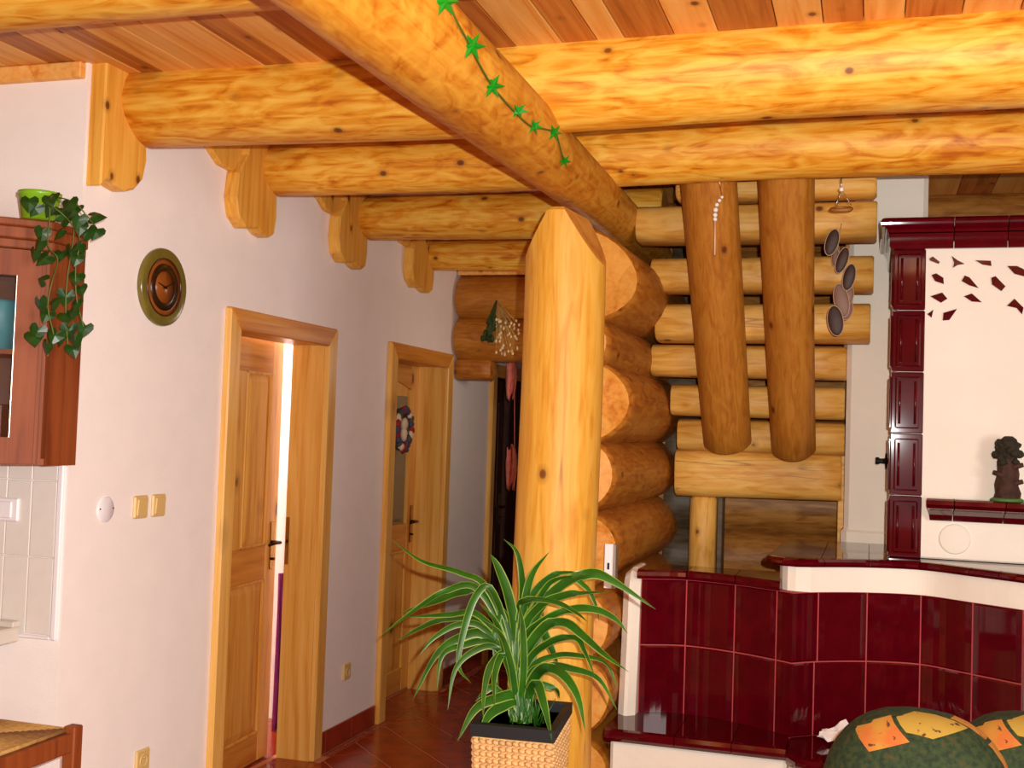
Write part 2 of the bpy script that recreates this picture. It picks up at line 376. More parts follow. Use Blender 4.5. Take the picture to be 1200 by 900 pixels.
# floor
fl = obj('floor', MB().box((-5.2, -2.2, -.06), (3.3, 9.4, -.0012)), 'floor_grout', kind='structure', loc=(0, 0, -.06))
P_ = .257; A_ = math.radians(45)
FX0, FX1, FY0, FY1 = XW+.062, -.75, 3.2, 9.2
for i in range(-30, 60):
    for j in range(-30, 60):
        cx, cy = i*P_, j*P_
        # tile joints run at 45 degrees: x+y = 3.378 + k*p*sqrt2 and y-x = 8.066 + k*p*sqrt2
        u0 = 3.378/math.sqrt(2)+i*P_; v0 = 8.066/math.sqrt(2)+j*P_
        g_ = .0035; q = []
        for a, c in ((g_, g_), (P_-g_, g_), (P_-g_, P_-g_), (g_, P_-g_)):
            u, v = u0+a, v0+c; q.append(((u-v)/math.sqrt(2), (u+v)/math.sqrt(2)))
        for box in [(FX0, FX1, FY0, FY1)]+[(-2.71, FX0-.003, a_, c_) for a_, c_ in ((4.265, 5.09), (5.948, 6.752), (7.743, 8.547))]:
            qq = clip(q, *box)
            if len(qq) < 3: continue
            mb = MB(); mb.prism(qq, 2, -.004, .0008)
            if max(p.x for p in mb.v)-min(p.x for p in mb.v) < .02: continue
            piece('tile', mb, 'floor_glaze', fl)
y = 3.3
while y < 9.1:
    ln = R.uniform(.05, .1)
    if not (4.2 < y < 5.15 or 5.9 < y < 6.8 or 7.65 < y < 8.5):
        for x0 in (XW+.014, XW+.038):
            piece('border_stone', MB().box((x0, y, -.006), (x0+.021, y+ln-.006, R.uniform(0, .002)), .002), 'border_glaze', fl)
    y += ln
# plain floor around the rest of the room
obj('floor_field', MB().box((-.75, -2.2, -.006), (3.3, 9.2, 0)).box((-5.2, -2.2, -.006), (-.75, 3.2, 0)).box((-5.2, 3.2, -.006), (XW-.2, 9.2, 0)), 'floor_glaze', fl)
# ceiling planks
ce = obj('ceiling', MB().box((-5.2, -2.2, CEIL+.02), (3.3, 9.4, CEIL+.08)), 'ceiling_dark', kind='structure', loc=(0, 0, CEIL))
x = -4.4; k = 0
while x < 2.6:
    wd = R.choice([.11, .15, .17, .085, .13])
    piece('plank', MB().box((x, -1.2, CEIL), (x+wd-.003, 9.2, CEIL+.022), .002), ('plank_dark', 'plank_light')[k % 2] if R.random() < .88 else 'plank_light', ce)
    x += wd; k += 1
# left wall with three doorways
D = [(4.262, 5.092), (5.945, 6.755), (7.74, 8.55)]; DH = 2.0
mb = MB(); ys = YK
for a, c in D:
    mb.box((XW-WT, ys, 0), (XW, a-.02, CEIL)); mb.box((XW-WT, a-.02, DH+.01), (XW, c+.02, CEIL)); ys = c+.02
mb.box((XW-WT, ys, 0), (XW, 9.3, CEIL))
mb.v = [Vector((p.x, YK+.2 if abs(p.y-YK) < 1e-6 else p.y, p.z)) for p in mb.v]
obj('wall_left', mb, 'hall_plaster', kind='structure', loc=(XW, YK, 0))
wk = obj('wall_kitchen', MB().box((-5.2, YK, 0), (XW, YK+.2, CEIL)), 'hall_plaster', kind='structure', loc=(XW, YK, 0))
# kitchen splashback tiles, edge strips and the board under the ceiling
zt = [.882, 1.138, 1.393, 1.648]
for r in range(3):
    xx = XW-.036
    for k in range(9):
        piece('tile', MB().box((xx-.098, YK-.008, zt[r]+.0015), (xx-.0015, YK+.004, zt[r+1]-.0015), .002), 'wall_tile', wk); xx -= .1
piece('edge_strip', MB().box((XW-.034, YK-.012, .868), (XW-.012, YK+.003, 1.66), .004), 'white_plastic', wk)
piece('edge_strip', MB().box((-3.5, YK-.012, .868), (XW-.036, YK+.003, .88), .004), 'white_plastic', wk)
piece('cornice_board', MB().box((-5, YK-.03, CEIL-.055), (XW-.01, YK+.003, CEIL-.001), .004), 'plank_light', wk)
# outer shell behind and beside the camera
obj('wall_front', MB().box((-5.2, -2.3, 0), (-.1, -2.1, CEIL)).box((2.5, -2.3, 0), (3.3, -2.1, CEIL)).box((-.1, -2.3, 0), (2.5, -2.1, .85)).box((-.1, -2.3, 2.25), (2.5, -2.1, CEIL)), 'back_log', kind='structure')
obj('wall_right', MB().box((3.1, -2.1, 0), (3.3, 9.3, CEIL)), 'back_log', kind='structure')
obj('wall_far', MB().box((-5.2, 9.2, 0), (3.3, 9.4, CEIL)), 'hall_plaster', kind='structure')
obj('wall_outer_left', MB().box((-5.3, -2.3, 0), (-5.1, 9.3, CEIL)), 'hall_plaster', kind='structure')
# baseboard pieces
bb = empty('baseboard_left', (XW, 4, 0), kind='structure')
for a, c in ((YK+.01, 4.165), (5.19, 5.85), (6.85, 7.65)):
    y = a
    offs = [c]; t = c
    while t-.3 > a+.05: t -= .3; offs.append(t)
    offs.append(a); offs = offs[::-1]
    for s0, s1 in zip(offs, offs[1:]):
        piece('tile', MB().box((XW-.001, s0+.0015, 0), (XW+.012, s1-.0015, .108), .003), 'baseboard_glaze', bb)

# log wall in the middle (runs away from the post), seen from its right side
wm = empty('wall_middle', (-1.05, 4.3, 0), kind='structure')
YB = 5.72      # face of the back log wall
courses = [(.09, .14, .9), (.355, .145, .7), (.63, .15, .5), (.905, .145, .35), (1.175, .15, 1.0), (1.452, .145, .55), (1.735, .168, 1.15), (1.955, .112, .1), (2.22, .178, 1.6)]
for i, (z, r, sl) in enumerate(courses):
    def cut(p, k, n, sl=sl):
        if k <= 3:
            # local X runs along +Y, local Y along -X: slant the near end so the cut faces right and front
            want = max(.0, .03+(-p.y)*sl)
            if k <= 1: p.x = want+(0 if k == 0 else .012)
            else: p.x = max(p.x, want+.012+.012*(k-1))
        return p
    log('log', (-1.05, 4.17, z), (-1.05, 6.1, z), r, r, 'orange_log', wm, seed=i+3, cut=cut, wob=.03)
piece('chinking', MB().box((-1.1, 4.45, 0), (-1.0, 6.1, 2.3)), 'grey_wood', wm)
# back wall of logs
wb = empty('wall_back', (0, YB+.14, 0), kind='structure')
z = .2; i = 0
while z < 2.85:
    r = [.15, .14, .155, .145][i % 4]
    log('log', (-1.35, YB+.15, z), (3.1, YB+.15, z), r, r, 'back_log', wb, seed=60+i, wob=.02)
    log('log_notch', (-.97, YB+.15, z), (-.79, YB+.15, z), r+.035, r+.012, ['grey_wood', 'grey_wood'], wb, seed=80+i, rings=3, wob=.02)  # grey of old wood and caulk, with the corner's shadow mixed into the colour
    z += .275; i += 1
# log lintel wall at the end of the hall
we = empty('wall_end', (-1.8, 6.98, 2.06), kind='structure')
log('log', (-2.53, 6.98, 2.197), (-1.0, 6.98, 2.197), .142, .14, 'stringer_wood', we, seed=31)
log('log', (-2.53, 6.98, 2.462), (-1.0, 6.98, 2.462), .142, .14, 'stringer_wood', we, seed=32)
piece('board', MB().box((-2.53, 6.9, 2.6), (-1, 7.06, CEIL-.002)), 'plank_light', we)
log('log_stub', (-2.54, 6.98, 2.005), (-2.30, 6.98, 2.005), .075, .07, ['orange_log', 'orange_log'], we, seed=33, rings=4, sup=.6)

# ---------------------------------------------------------------- doors
def casing(dr, y0, y1, zt_, jm='casing_pine', hm='door_pine_flat'):
    """mitred casing, deep lining boards"""
    cw, th = .09, .03
    def mem(poly_out):
        pass
    fx0, fx1 = XW-.002, XW+th
    a0, a1 = y0-.02, y1+.02      # inner edges of casing sit on the lining
    ci0, ci1 = y0+.004, y1-.004; co0, co1 = ci0-cw, ci1+cw; ti, to = zt_-.004, zt_-.004+cw
    for poly in ([(co0, 0), (ci0, 0), (ci0, ti), (co0, to)], [(ci1, 0), (co1, 0), (co1, to), (ci1, ti)]):
        piece('casing', MB().prism(poly, 0, fx0, fx1, .006), 'casing_pine', dr)
    piece('casing', MB().prism([(co0, to), (ci0, ti), (ci1, ti), (co1, to)], 0, fx0, fx1, .006), 'door_pine_flat', dr)
    piece('jamb', MB().box((XW-WT, y0-.018, 0), (XW+.001, y0, zt_)), jm, dr)
    piece('jamb', MB().box((XW-WT, y1, 0), (XW+.001, y1+.018, zt_)), jm, dr)
    piece('head_jamb', MB().box((XW-WT, y0-.018, zt_), (XW+.001, y1+.018, zt_+.018)), hm, dr)
def lever(parent, base, yaw_rot, mat, plate_mat):
    pass
def leaf(dr, y0, y1, zt_, ang, glazed, woodm='door_pine', flatm='door_pine_flat'):
    """door leaf hinged on its near side; local Y along the leaf, local X towards the hall"""
    W = y1-y0+.02; H = zt_+.004; T = .04
    lf = bpy.data.objects.new('leaf', mesh_of(MB().box((-T+.012, 0, 0), (-.012, W, H)) if not glazed else
        MB().box((-T+.012, 0, 0), (-.012, W, .95)).box((-T+.012, 0, 1.8), (-.012, W, H)).box((-T+.012, 0, .95), (-.012, .12, 1.8)).box((-T+.012, W-.12, .95), (-.012, W, 1.8)), woodm, 'leaf', Vector((0, 0, 0))))
    link(lf, dr, (XW-WT-.001, y0-.01, .008)); lf.rotation_euler = (0, 0, ang)
    def sub(name, mb, mt):
        c = center_of(mb); o = bpy.data.objects.new(name, mesh_of(mb, mt, name, c)); COL.objects.link(o); o.parent = lf; o.location = c; return o
    st = .115
    sub('stile', MB().box((-T, 0, 0), (0, st, H), .003), woodm); sub('stile', MB().box((-T, W-st, 0), (0, W, H), .003), woodm)
    for z0, z1 in ((0, .13), (.86, 1.02)): sub('rail', MB().box((-T+.001, st, z0), (-.001, W-st, z1), .003), flatm)
    # top rail with an arched lower edge on the glazed door
    arc = [(st, H), (st, H-.16)] + [(st+(W-2*st)*t/10, H-.16+(.045*math.sin(math.pi*t/10) if glazed else 0)) for t in range(1, 10)] + [(W-st, H-.16), (W-st, H)]
    sub('rail', MB().prism(arc, 0, -T+.001, -.001), flatm)
    def raised(ya, yb, za, zb, name='panel'):
        mb = MB(); d = .045
        p = [(-.014, ya, za), (-.014, yb, za), (-.014, yb, zb), (-.014, ya, zb)]; q = [(-.003, ya+d, za+d), (-.003, yb-d, za+d), (-.003, yb-d, zb-d), (-.003, ya+d, zb-d)]
        mb.add(p+q, [(4, 5, 6, 7)]+[(i, (i+1) % 4, 4+(i+1) % 4, 4+i) for i in range(4)])
        return sub(name, mb, woodm)
    def bead(ya, yb, za, zb):
        mb = MB(); t = .014
        mb.box((-.012, ya, za), (.002, ya+t, zb), .003).box((-.012, yb-t, za), (.002, yb, zb), .003).box((-.012, ya, za), (.002, yb, za+t), .003).box((-.012, ya, zb-t), (.002, yb, zb), .003)
        return sub('bead', mb, woodm)
    raised(st, W-st, .13, .86); bead(st, W-st, .13, .86)
    if glazed:
        sub('pane', MB().box((-T/2-.003, st-.005, 1.0), (-T/2+.003, W-st+.005, H-.1)), 'frosted_pane')
        mbb = MB().box((-.02, st, 1.02), (.002, st+.016, H-.16), .003).box((-.02, W-st-.016, 1.02), (.002, W-st, H-.16), .003)
        sub('bead', mbb, woodm)
    else:
        mid = W/2; sub('mullion', MB().box((-T+.001, mid-.05, 1.02), (-.001, mid+.05, H-.16), .004), woodm)
        for a, c in ((st, mid-.05), (mid+.05, W-st)): raised(a, c, 1.02, H-.16); bead(a, c, 1.02, H-.16)
    # handle: long plate, rose and lever
    hz, hy = 1.03, W-.055
    mb = MB().box((0, hy-.02, hz-.13), (.006, hy+.02, hz+.1), .003); sub('handle_plate', mb, 'brass')
    mb = MB().tube([(.004, hy, hz), (.045, hy, hz)], .009, 8); mb.tube([(.045, hy+.004, hz), (.048, hy-.06, hz+.002), (.043, hy-.11, hz-.004)], [.009, .008, .007], 8)
    sub('handle', mb, 'dark_bronze')
    sub('key_hole', MB().tube([(.004, hy, hz-.08), (.02, hy, hz-.08)], .007, 8), 'dark_bronze')
    return lf
d1 = empty('door_1', (XW, D[0][0], 0), kind='structure', label='wide open-framed pine door standing ajar in the left wall, nearest the clock')
casing(d1, *D[0], DH); leaf(d1, *D[0], DH, math.radians(3.4), False)
piece('strike_plate', MB().box((XW-WT+.003, D[0][1]-.003, .93), (XW-WT+.022, D[0][1]+.001, 1.16), .001), 'brass', d1)
d2 = empty('door_2', (XW, D[1][0], 0), kind='structure', label='glazed pine door with a wreath, farther down the left wall')
casing(d2, *D[1], DH); leaf(d2, *D[1], DH, 0, True)
d3 = empty('door_3', (XW, D[2][0], 0), kind='structure', label='dark brown door at the far end of the hall')
casing(d3, *D[2], DH, 'dark_door', 'dark_door'); leaf(d3, *D[2], DH, 0, False, 'dark_door', 'dark_door')
# side room behind the first door
obj('wall_side_room', MB().box((-4.9, 3.46, 0), (-4.8, 9.1, CEIL)).box((-4.8, 5.75, 0), (XW-WT-.06, 5.85, CEIL)), 'hall_plaster', kind='structure')

# ================================================================ BEAMS AND POST
def beam(i, Y, z0, r0, z1, r1, xa, xb, label):
    return log('ceiling_beam', (xa, Y, z0), (xb, Y, z1), r0, r1, 'beam_wood', None, seed=100+i, rings=22, wob=.05,
        label=label, cat='beam', group='round log beams under the ceiling')
beam(0, 2.5, 2.762, .13, 2.762, .13, -5.0, 2.9, 'nearest round log beam, cut off by the top left corner above the cabinet')
beam(1, 3.5, 2.712, .143, 2.728, .16, -2.49, 2.9, 'thickest bright log beam crossing the whole view, over the green pot corner corbel')
beam(2, 4.45, 2.712, .117, 2.722, .121, -2.49, 2.9, 'second log beam, running right above the tops of the stair stringers')
beam(3, 5.4, 2.676, .113, 2.676, .115, -2.49, -.95, 'short third log beam visible left of the post over the first door')
beam(4, 6.35, 2.638, .092, 2.638, .094, -2.49, -.95, 'thin farthest log beam above the wreath door')
PX, PZ = -1.06, 2.544
def PR(Y): return .169-.0158*Y
pu = log('carrying_beam', (PX, .4, PZ), (PX, 6.0, PZ), PR(.4), PR(6.0), 'purlin_wood', None, seed=121, rings=30, wob=.04,
    label='thick log carrying beam running away from the camera to the post, with a star garland', cat='beam')
# the post: round log with two slanted cuts at its top
PYc = 4.0
def post_cut(p, k, n):
    if k >= n-6:
        # local Z is world Y here ; local Y is world X (sign below)
        pass
    return p
po = log('log_post', (PX+.0, PYc, 0), (PX, PYc, 2.40), .150, .143, ['post_wood', 'end_grain'], None, seed=131, rings=16, wob=.02,
    label='tall pale round log post with slanted cut top behind the potted plant', cat='post')
bm = bmesh.new(); bm.from_mesh(po.data); bmesh.ops.remove_doubles(bm, verts=bm.verts[:], dist=1e-5)
rq = po.rotation_quaternion.inverted()
for nx, off in ((-1, .046), (1, .04)):
    nrm = rq @ Vector((nx*.86, -.1, .5)).normalized()
    co = rq @ (Vector((PX+nx*off, PYc, 2.395))-Vector((PX, PYc, 0)))
    r = bmesh.ops.bisect_plane(bm, geom=bm.verts[:]+bm.edges[:]+bm.faces[:], plane_co=co, plane_no=nrm, clear_outer=True)
    ed = [e for e in r['geom_cut'] if isinstance(e, bmesh.types.BMEdge)]
    f = bmesh.ops.edgenet_fill(bm, edges=ed)
    for fc in f['faces']: fc.material_index = 1; fc.smooth = False
bmesh.ops.recalc_face_normals(bm, faces=bm.faces[:])
for e in bm.edges:
    if len(e.link_faces) == 2 and e.calc_face_angle(0) > .5: e.smooth = False
bm.to_mesh(po.data); bm.free()

# carved corbel plates on the wall under the beam ends
def corbel_poly(Y, left_wing=True):
    z = 2.4
    tab = [(-.18, .22), (-.205, .12), (-.185, .05), (-.13, .012), (-.07, .022), (-.03, .03), (.0, .008), (.05, .0), (.09, .02), (.115, .07), (.125, .14), (.125, .2)]
    return [(Y-.105+.0*0+p[0]*.8+.1, z+p[1]) for p in tab]
CG = 'carved corbels under the beam ends'
def corbel(Y, label, first=False):
    o = empty('corbel', (XW, Y, 2.4), label, 'corbel', CG)
    if first:
        poly = [(3.262, 2.87), (3.262, 2.385), (3.30, 2.42), (3.345, 2.405), (3.40, 2.397), (3.45, 2.415), (3.495, 2.46), (3.512, 2.53), (3.505, 2.6), (3.505, 2.87)]
    else:
        dY = Y-4.45
        poly = [(4.22, 2.86), (4.20, 2.72), (4.135, 2.63), (4.122, 2.53), (4.145, 2.455), (4.21, 2.415), (4.27, 2.425), (4.31, 2.432), (4.345, 2.416), (4.40, 2.408), (4.445, 2.43), (4.46, 2.5), (4.455, 2.6), (4.6, 2.7), (4.6, 2.86)]
        poly = [(a+dY, c) for a, c in poly]
    piece('plate', MB().prism(poly, 0, XW-.001, XW+.062, .006), 'corbel_pine', o)
    if not first:
        wing = [(-.62, .46), (-.60, .36), (-.53, .29), (-.45, .245), (-.36, .24), (-.28, .27), (-.2, .3), (-.2, .46)]
        piece('wing', MB().prism([(Y+a+.05, 2.4+c) for a, c in wing], 0, XW-.001, XW+.03, .005), 'corbel_pine', o, label='flat scalloped wing of the corbel')
    return o
corbel(3.5, 'carved pine corbel plate at the outer wall corner, largest of them', True)
corbel(4.45, 'carved pine corbel plate under the second beam, above the clock and first door')
corbel(5.4, 'carved pine corbel plate between the first door and the wreath door')
corbel(6.35, 'small far carved pine corbel plate above the wreath door')

# ================================================================ STAIRS
st_x = at(860, 560, Y=5.5)
sc = empty('staircase', (-.5, 5.4, 1.3), 'open log staircase with half log treads on two round stringers, seen from below', 'stairs')
TR = [(745, 1028, 258, 4.93, 43), (762, 1024, 320, 5.03, 41), (768, 1020, 377, 5.13, 45), (762, 992, 423, 5.24, 38), (785, 990, 470, 5.35, 37), (793, 990, 512, 5.45, 38)]
for i, (xa, xb, yy, Y, hp) in enumerate(TR):
    a = at(xa, yy, Y=Y-.1); c = at(xb, yy, Y=Y-.1); zc = (a.z+c.z)/2
    h = hp*(FWD.dot(a-CAM))/F_PX
    log('tread', (a.x, Y, zc), (c.x, Y, zc), h/2, h/2, 'tread_wood', sc, seed=140+i, rings=6, sup=.55, sy=1.45, wob=.02, bev=.006)
a = at(790, 215, Y=4.75); c = at(1028, 215, Y=4.75)
log('tread', (a.x, 4.86, 2.66), (c.x, 4.86, 2.66), .06, .06, 'tread_wood', sc, seed=149, rings=6, sup=.55, sy=1.4, wob=.02)
def stringer(xt, xb, yb, wt, wb_):
    T = at(xt, 215, Y=4.62); Bm = at(xb, yb, Y=5.27)
    d = (T-Bm).normalized(); T2 = T+d*.2
    rt = wt/2*FWD.dot(T-CAM)/F_PX; rb = wb_/2*FWD.dot(Bm-CAM)/F_PX
    log('stringer', Bm, T2, rb, rt, ['stringer_wood', 'stringer_wood'], sc, seed=int(xt), wob=.02, rings=10, cut=lambda p, k, n: Vector((p.x-(.0 if k > 1 else 0), p.y, p.z)))
stringer(830, 853, 520, 66, 55); stringer(921, 930, 529, 66, 51)
a = at(790, 558, Y=5.42); c = at(986, 560, Y=5.42)
log('landing_beam', (a.x, 5.53, 1.445), (c.x, 5.53, 1.455), .112, .112, 'tread_wood', sc, seed=155, rings=6, sup=.5, wob=.012, bev=.006)
a = at(805, 630, Y=5.47).x; c = at(838, 630, Y=5.47).x
log('post', ((a+c)/2, 5.53, 0), ((a+c)/2, 5.53, 1.335), (c-a)/2, (c-a)/2, 'tread_wood', sc, seed=156, rings=6, wob=.02)
piece('board', MB().box((c+.004, 5.5, 0), (c+.028, 5.6, 1.335), .003), 'grey_wood', sc)
a = at(981, 620, Y=5.47).x; c = at(994, 620, Y=5.47).x
piece('board', MB().box((a, 5.47, 0), (c, 5.56, 1.56), .003), 'tread_wood', sc)
a = at(992, 240, Y=5.3).x; c = at(1022, 240, Y=5.3).x
piece('board', MB().box((a, 5.3, 1.9), (c, 5.5, CEIL-.01), .004), 'orange_log', sc)

# ================================================================ CHIMNEY PILLAR
x0 = at(991, 500, Y=5.26).x; x1 = at(1088, 240, Y=5.26).x
mb = MB().box((x0, 5.26, 1.21), (x1, 5.66, CEIL), .02); mb.box((x0-.012, 5.25, 0), (x1, 5.66, 1.25), .025)
obj('chimney_pillar', mb, 'white_plaster', label='white plastered chimney pillar between the stairs and the tiled stove', cat='chimney', loc=(x0, 5.26, 0))

# ================================================================ TILED STOVE
YS, ZS = 4.62, 1.185
sx0 = at(1044, 480, Y=YS).x; sx1 = sx0+1.02
stove = empty('tiled_stove', (sx0+.5, 4.9, ZS), 'tall white plaster stove with dark red glazed corner tiles and crown', 'stove')
zc0 = at(1070, 292, Y=YS).z; zc1 = at(1070, 256, Y=YS).z
colw = at(1082, 480, Y=YS).x-sx0
piece('body', MB().box((sx0+.012, YS+.006, ZS+.002), (sx1-.012, 5.24, zc0+.03), .006), 'white_plaster', stove)
# corner column of moulded tiles
hz = (zc0-ZS)/5
for i in range(5):
    z0, z1 = ZS+i*hz+.0008, ZS+(i+1)*hz-.0008
    for X0, X1, sgn in ((sx0, sx0+colw, 1), (sx1-colw, sx1, -1)):
        mb = MB()
        mb.box((X0, YS-.004, z0), (X1, YS+.09, z1), .004)
        # raised frame and central boss
        mb.box((X0+.014, YS-.012, z0+.018), (X1-.014, YS, z1-.018), .006)
        mb.tube([(X0+.03, YS-.012, z0+.035), (X0+.03, YS-.012, z1-.035)], .005, 6); mb.tube([(X1-.03, YS-.012, z0+.035), (X1-.03, YS-.012, z1-.035)], .005, 6)
        if sgn == 1 : mb.box((X0-.007, YS+.012, z0+.018), (X0+.003, YS+.078, z1-.018), .004)
        piece('column_tile', mb, 'maroon_glaze', stove)
# crown: two courses of moulded tiles on the front and both sides
zm = zc0+(zc1-zc0)*.5
prof_lo = [(-.01, zc0), (.012, zc0), (.016, zc0+.012), (.016, zm-.014), (.02, zm-.002), (-.01, zm-.002)]
prof_hi = [(-.01, zm+.002), (.022, zm+.002), (.026, zm+.012), (.034, zm+.022)] + [(.032+.018*math.cos(t), zc1-.022+.02*math.sin(t)) for t in (-.9, -.4, 0, .5, 1.0, 1.5)] + [(.0, zc1), (-.01, zc1)]
def crown_piece(prof, side, s0, s1, m0, m1):
    mb = MB(); vs = []; n = len(prof)
    for s, mt_, sg in ((s0, m0, -1), (s1, m1, 1)):
        for o, z in prof:
            e = s+(sg*o if mt_ else -sg*.0015)
            vs.append({'front': (e, YS-o, z), 'left': (sx0-o, e, z), 'right': (sx1+o, e, z)}[side])
    fs = [(i, (i+1) % n, n+(i+1) % n, n+i) for i in range(n)]+[list(range(n))[::-1], list(range(n, 2*n))]
    mb.add(vs, fs); return mb
def xs_at(px, y): return at(px, y, Y=YS).x
jx = [sx0, xs_at(1118, 265), xs_at(1181, 265)]; jx += [jx[-1]+.222*k for k in (1, 2)]+[sx1]
for prof in (prof_lo, prof_hi):
    for i in range(len(jx)-1): piece('crown_tile', crown_piece(prof, 'front', jx[i], jx[i+1], i == 0, i == len(jx)-2), 'maroon_glaze', stove)
    for side in ('left', 'right'):
        ysd = [YS, YS+.21, YS+.42, 5.24]
        for i in range(3): piece('crown_tile', crown_piece(prof, side, ysd[i], ysd[i+1], i == 0, False), 'maroon_glaze', stove)
piece('top_slab', MB().box((sx0+.0, YS+.0, zc1-.03), (sx1, 5.24, zc1-.003)), 'white_plaster', stove)
# inlaid glazed chips
CH = [[(320,372),(335,362),(365,385),(360,393),(325,380)], [(415,360),(440,378),(470,393),(440,398),(420,410),(425,388)], [(515,378),(580,380),(583,402),(545,396)],
 [(650,402),(690,402),(718,415),(735,435),(725,447),(680,435)], [(330,440),(350,433),(380,452),(382,478),(345,466)], [(470,442),(490,450),(528,495),(490,484),(457,465)],
 [(582,452),(600,445),(642,488),(625,508),(585,480)], [(325,530),(375,514),(397,540),(370,557)], [(467,530),(500,518),(542,555),(500,552)], [(648,570),(680,540),(718,578),(712,606),(690,580)],
 [(312,605),(338,587),(330,620)], [(380,600),(438,583),(405,630),(377,632)]]
def chip(poly):
    poly = [p for p in poly]; c = (sum(p[0] for p in poly)/len(poly), sum(p[1] for p in poly)/len(poly))
    return poly
for c in CH:
    pts = [at(1000+a/3.6, 200+e/3.6, Y=YS) for a, e in c]
    piece('inlay_chip', MB().prism([(p.x, p.z) for p in pts], 1, YS-.001, YS+.012), 'maroon_glaze', stove)
for k in range(6):   # more of the same band further right
    c = CH[(k*5+1) % 12]; pts = [at(1000+a/3.6, 200+e/3.6, Y=YS) for a, e in c]; dx = .36+.035*(k % 3)
    piece('inlay_chip', MB().prism([(p.x+dx, p.z-.02*(k % 2)) for p in pts], 1, YS-.001, YS+.012), 'maroon_glaze', stove)
rc = random.Random(5)
for k in range(11):
    y = YS+.13+.09*(k % 5)+rc.uniform(-.02, .02); z = zc0-.07-.085*(k//5)*1.1-rc.uniform(0, .05)
    poly = [(y+rc.uniform(.012, .026)*math.cos(a), z+rc.uniform(.014, .03)*math.sin(a)) for a in (0.3, 1.6, 2.9, 4.2, 5.4)]
    piece('inlay_chip', MB().prism(poly, 0, sx0+.008, sx0+.02), 'maroon_glaze', stove)
# ledge tiles on the front
lx = [xs_at(1090, 596), xs_at(1116, 598), xs_at(1175, 603), xs_at(1175, 603)+.23, sx1-colw-.03]
zl = at(1088, 584, Y=YS-.11).z
pl = [(0, zl-.085), (.012, zl-.085), (.03, zl-.062), (.055, zl-.045), (.078, zl-.036), (.088, zl-.022), (.086, zl-.006), (.076, zl), (0, zl)]
pl = [(o*1.38, z) for o, z in pl]
for i in range(4):
    mb = MB(); vs = []; n = len(pl)
    for s, e in ((lx[i]+.0015, i == 0), (lx[i+1]-.0015, False)):
        for o, z in pl: vs.append((s-(.02*(o/.12) if e else 0), YS+.006-o, z))
    mb.add(vs, [(k, (k+1) % n, n+(k+1) % n, n+k) for k in range(n)]+[list(range(n))[::-1], list(range(n, 2*n))])
    piece('ledge_tile', mb, 'maroon_glaze', stove)
p = at(1119, 632, Y=YS)
piece('clean_out_cover', MB().lathe([(0, -.004), (.05, -.004), (.056, -.002), (.058, .01)], (p.x, YS+.004, p.z), 'Y', 28), 'white_plaster', stove, label='round white clean-out cover set in the plaster')
p = at(1040, 540, X=sx0)
piece('damper_knob', MB().lathe([(0, -.05), (.014, -.05), (.016, -.04), (.01, -.03), (.012, -.012), (.034, -.01), (.034, .014)], (sx0, p.y-.12, p.z), 'X', 16), 'iron', stove, label='black iron damper knob')
p = at(1034, 586, X=sx0)
piece('draw_knob', MB().lathe([(0, -.03), (.008, -.028), (.009, -.02), (.004, -.014), (.004, .014)], (sx0, p.y-.1, p.z), 'X', 12), 'brass', stove, label='small brass knob')

# ================================================================ TILED BENCH
bench = empty('tiled_bench', (-.2, 4.3, 0), 'curved stove bench of dark red glazed tiles with white plaster base', 'bench')
key = [(-.83, 4.425), (-.665, 4.487), (-.475, 4.44), (-.315, 4.355), (-.255, 4.315)]
key2 = [(-.255, 4.315), (-.17, 4.392), (0.0, 4.487), (.188, 4.52), (.356, 4.41), (.508, 4.30)]
PA = spline([(x, y, 0) for x, y in key], 40); PB = spline([(x, y, 0) for x, y in key2], 60)
PATH = PA+PB[1:]
def path_y(x):
    for p, q in zip(PATH, PATH[1:]):
        if p.x <= x <= q.x: return p.y+(q.y-p.y)*(x-p.x)/(q.x-p.x)
    return PATH[0].y if x < PATH[0].x else PATH[-1].y
def strip(x0, x1, z0, z1, front=0.0, thick=.02, n=8, puff=.004):
    """curved tile: follows the bench line between x0 and x1"""
    mb = MB(); xs = sorted(set([x0+(x1-x0)*i/n for i in range(n+1)]+([-.255] if x0 < -.255 < x1 else [])))
    ef = .006; rows = [(z0, puff), (z0+ef, 0), (z1-ef, 0), (z1, puff)]
    vs = []; m_ = len(xs)
    for z, o in rows:
        for i, x in enumerate(xs):
            oo = max(o, puff if i in (0, m_-1) else 0); vs.append((x, path_y(x)-front+oo, z))
    for z in (z1, z0):
        for x in xs: vs.append((x, path_y(x)-front+thick, z))
    R_ = 6
    fs = [(r*m_+i, r*m_+i+1, ((r+1) % R_)*m_+i+1, ((r+1) % R_)*m_+i) for r in range(R_) for i in range(m_-1)]
    fs += [[r*m_ for r in range(R_)][::-1], [r*m_+m_-1 for r in range(R_)]]
    return mb.add(vs, fs, 0, False)
zJ, zT0, zB = .81, 1.062, .552
def xz(px, y): # x on the bench line seen at this pixel
    best = min(((abs((at(px, y, Y=p.y).x)-p.x), p.x) for p in PATH)); return best[1]
jt = [-.83]+[xz(px, 720) for px in (803, 862, 911, 957, 1015, 1078, 1139)]+[.507]
jb = [-.83]+[xz(px, 800) for px in (802, 859, 908, 955, 1012, 1076, 1137)]+[.507]
g_ = .0022
for j, (z0, z1) in ((jt, (zJ, zT0)), (jb, (zB-.0075, zJ))):
    for a, c in zip(j, j[1:]): piece('back_tile', strip(a+g_, c-g_, z0+g_, z1-g_), 'maroon_glaze', bench)
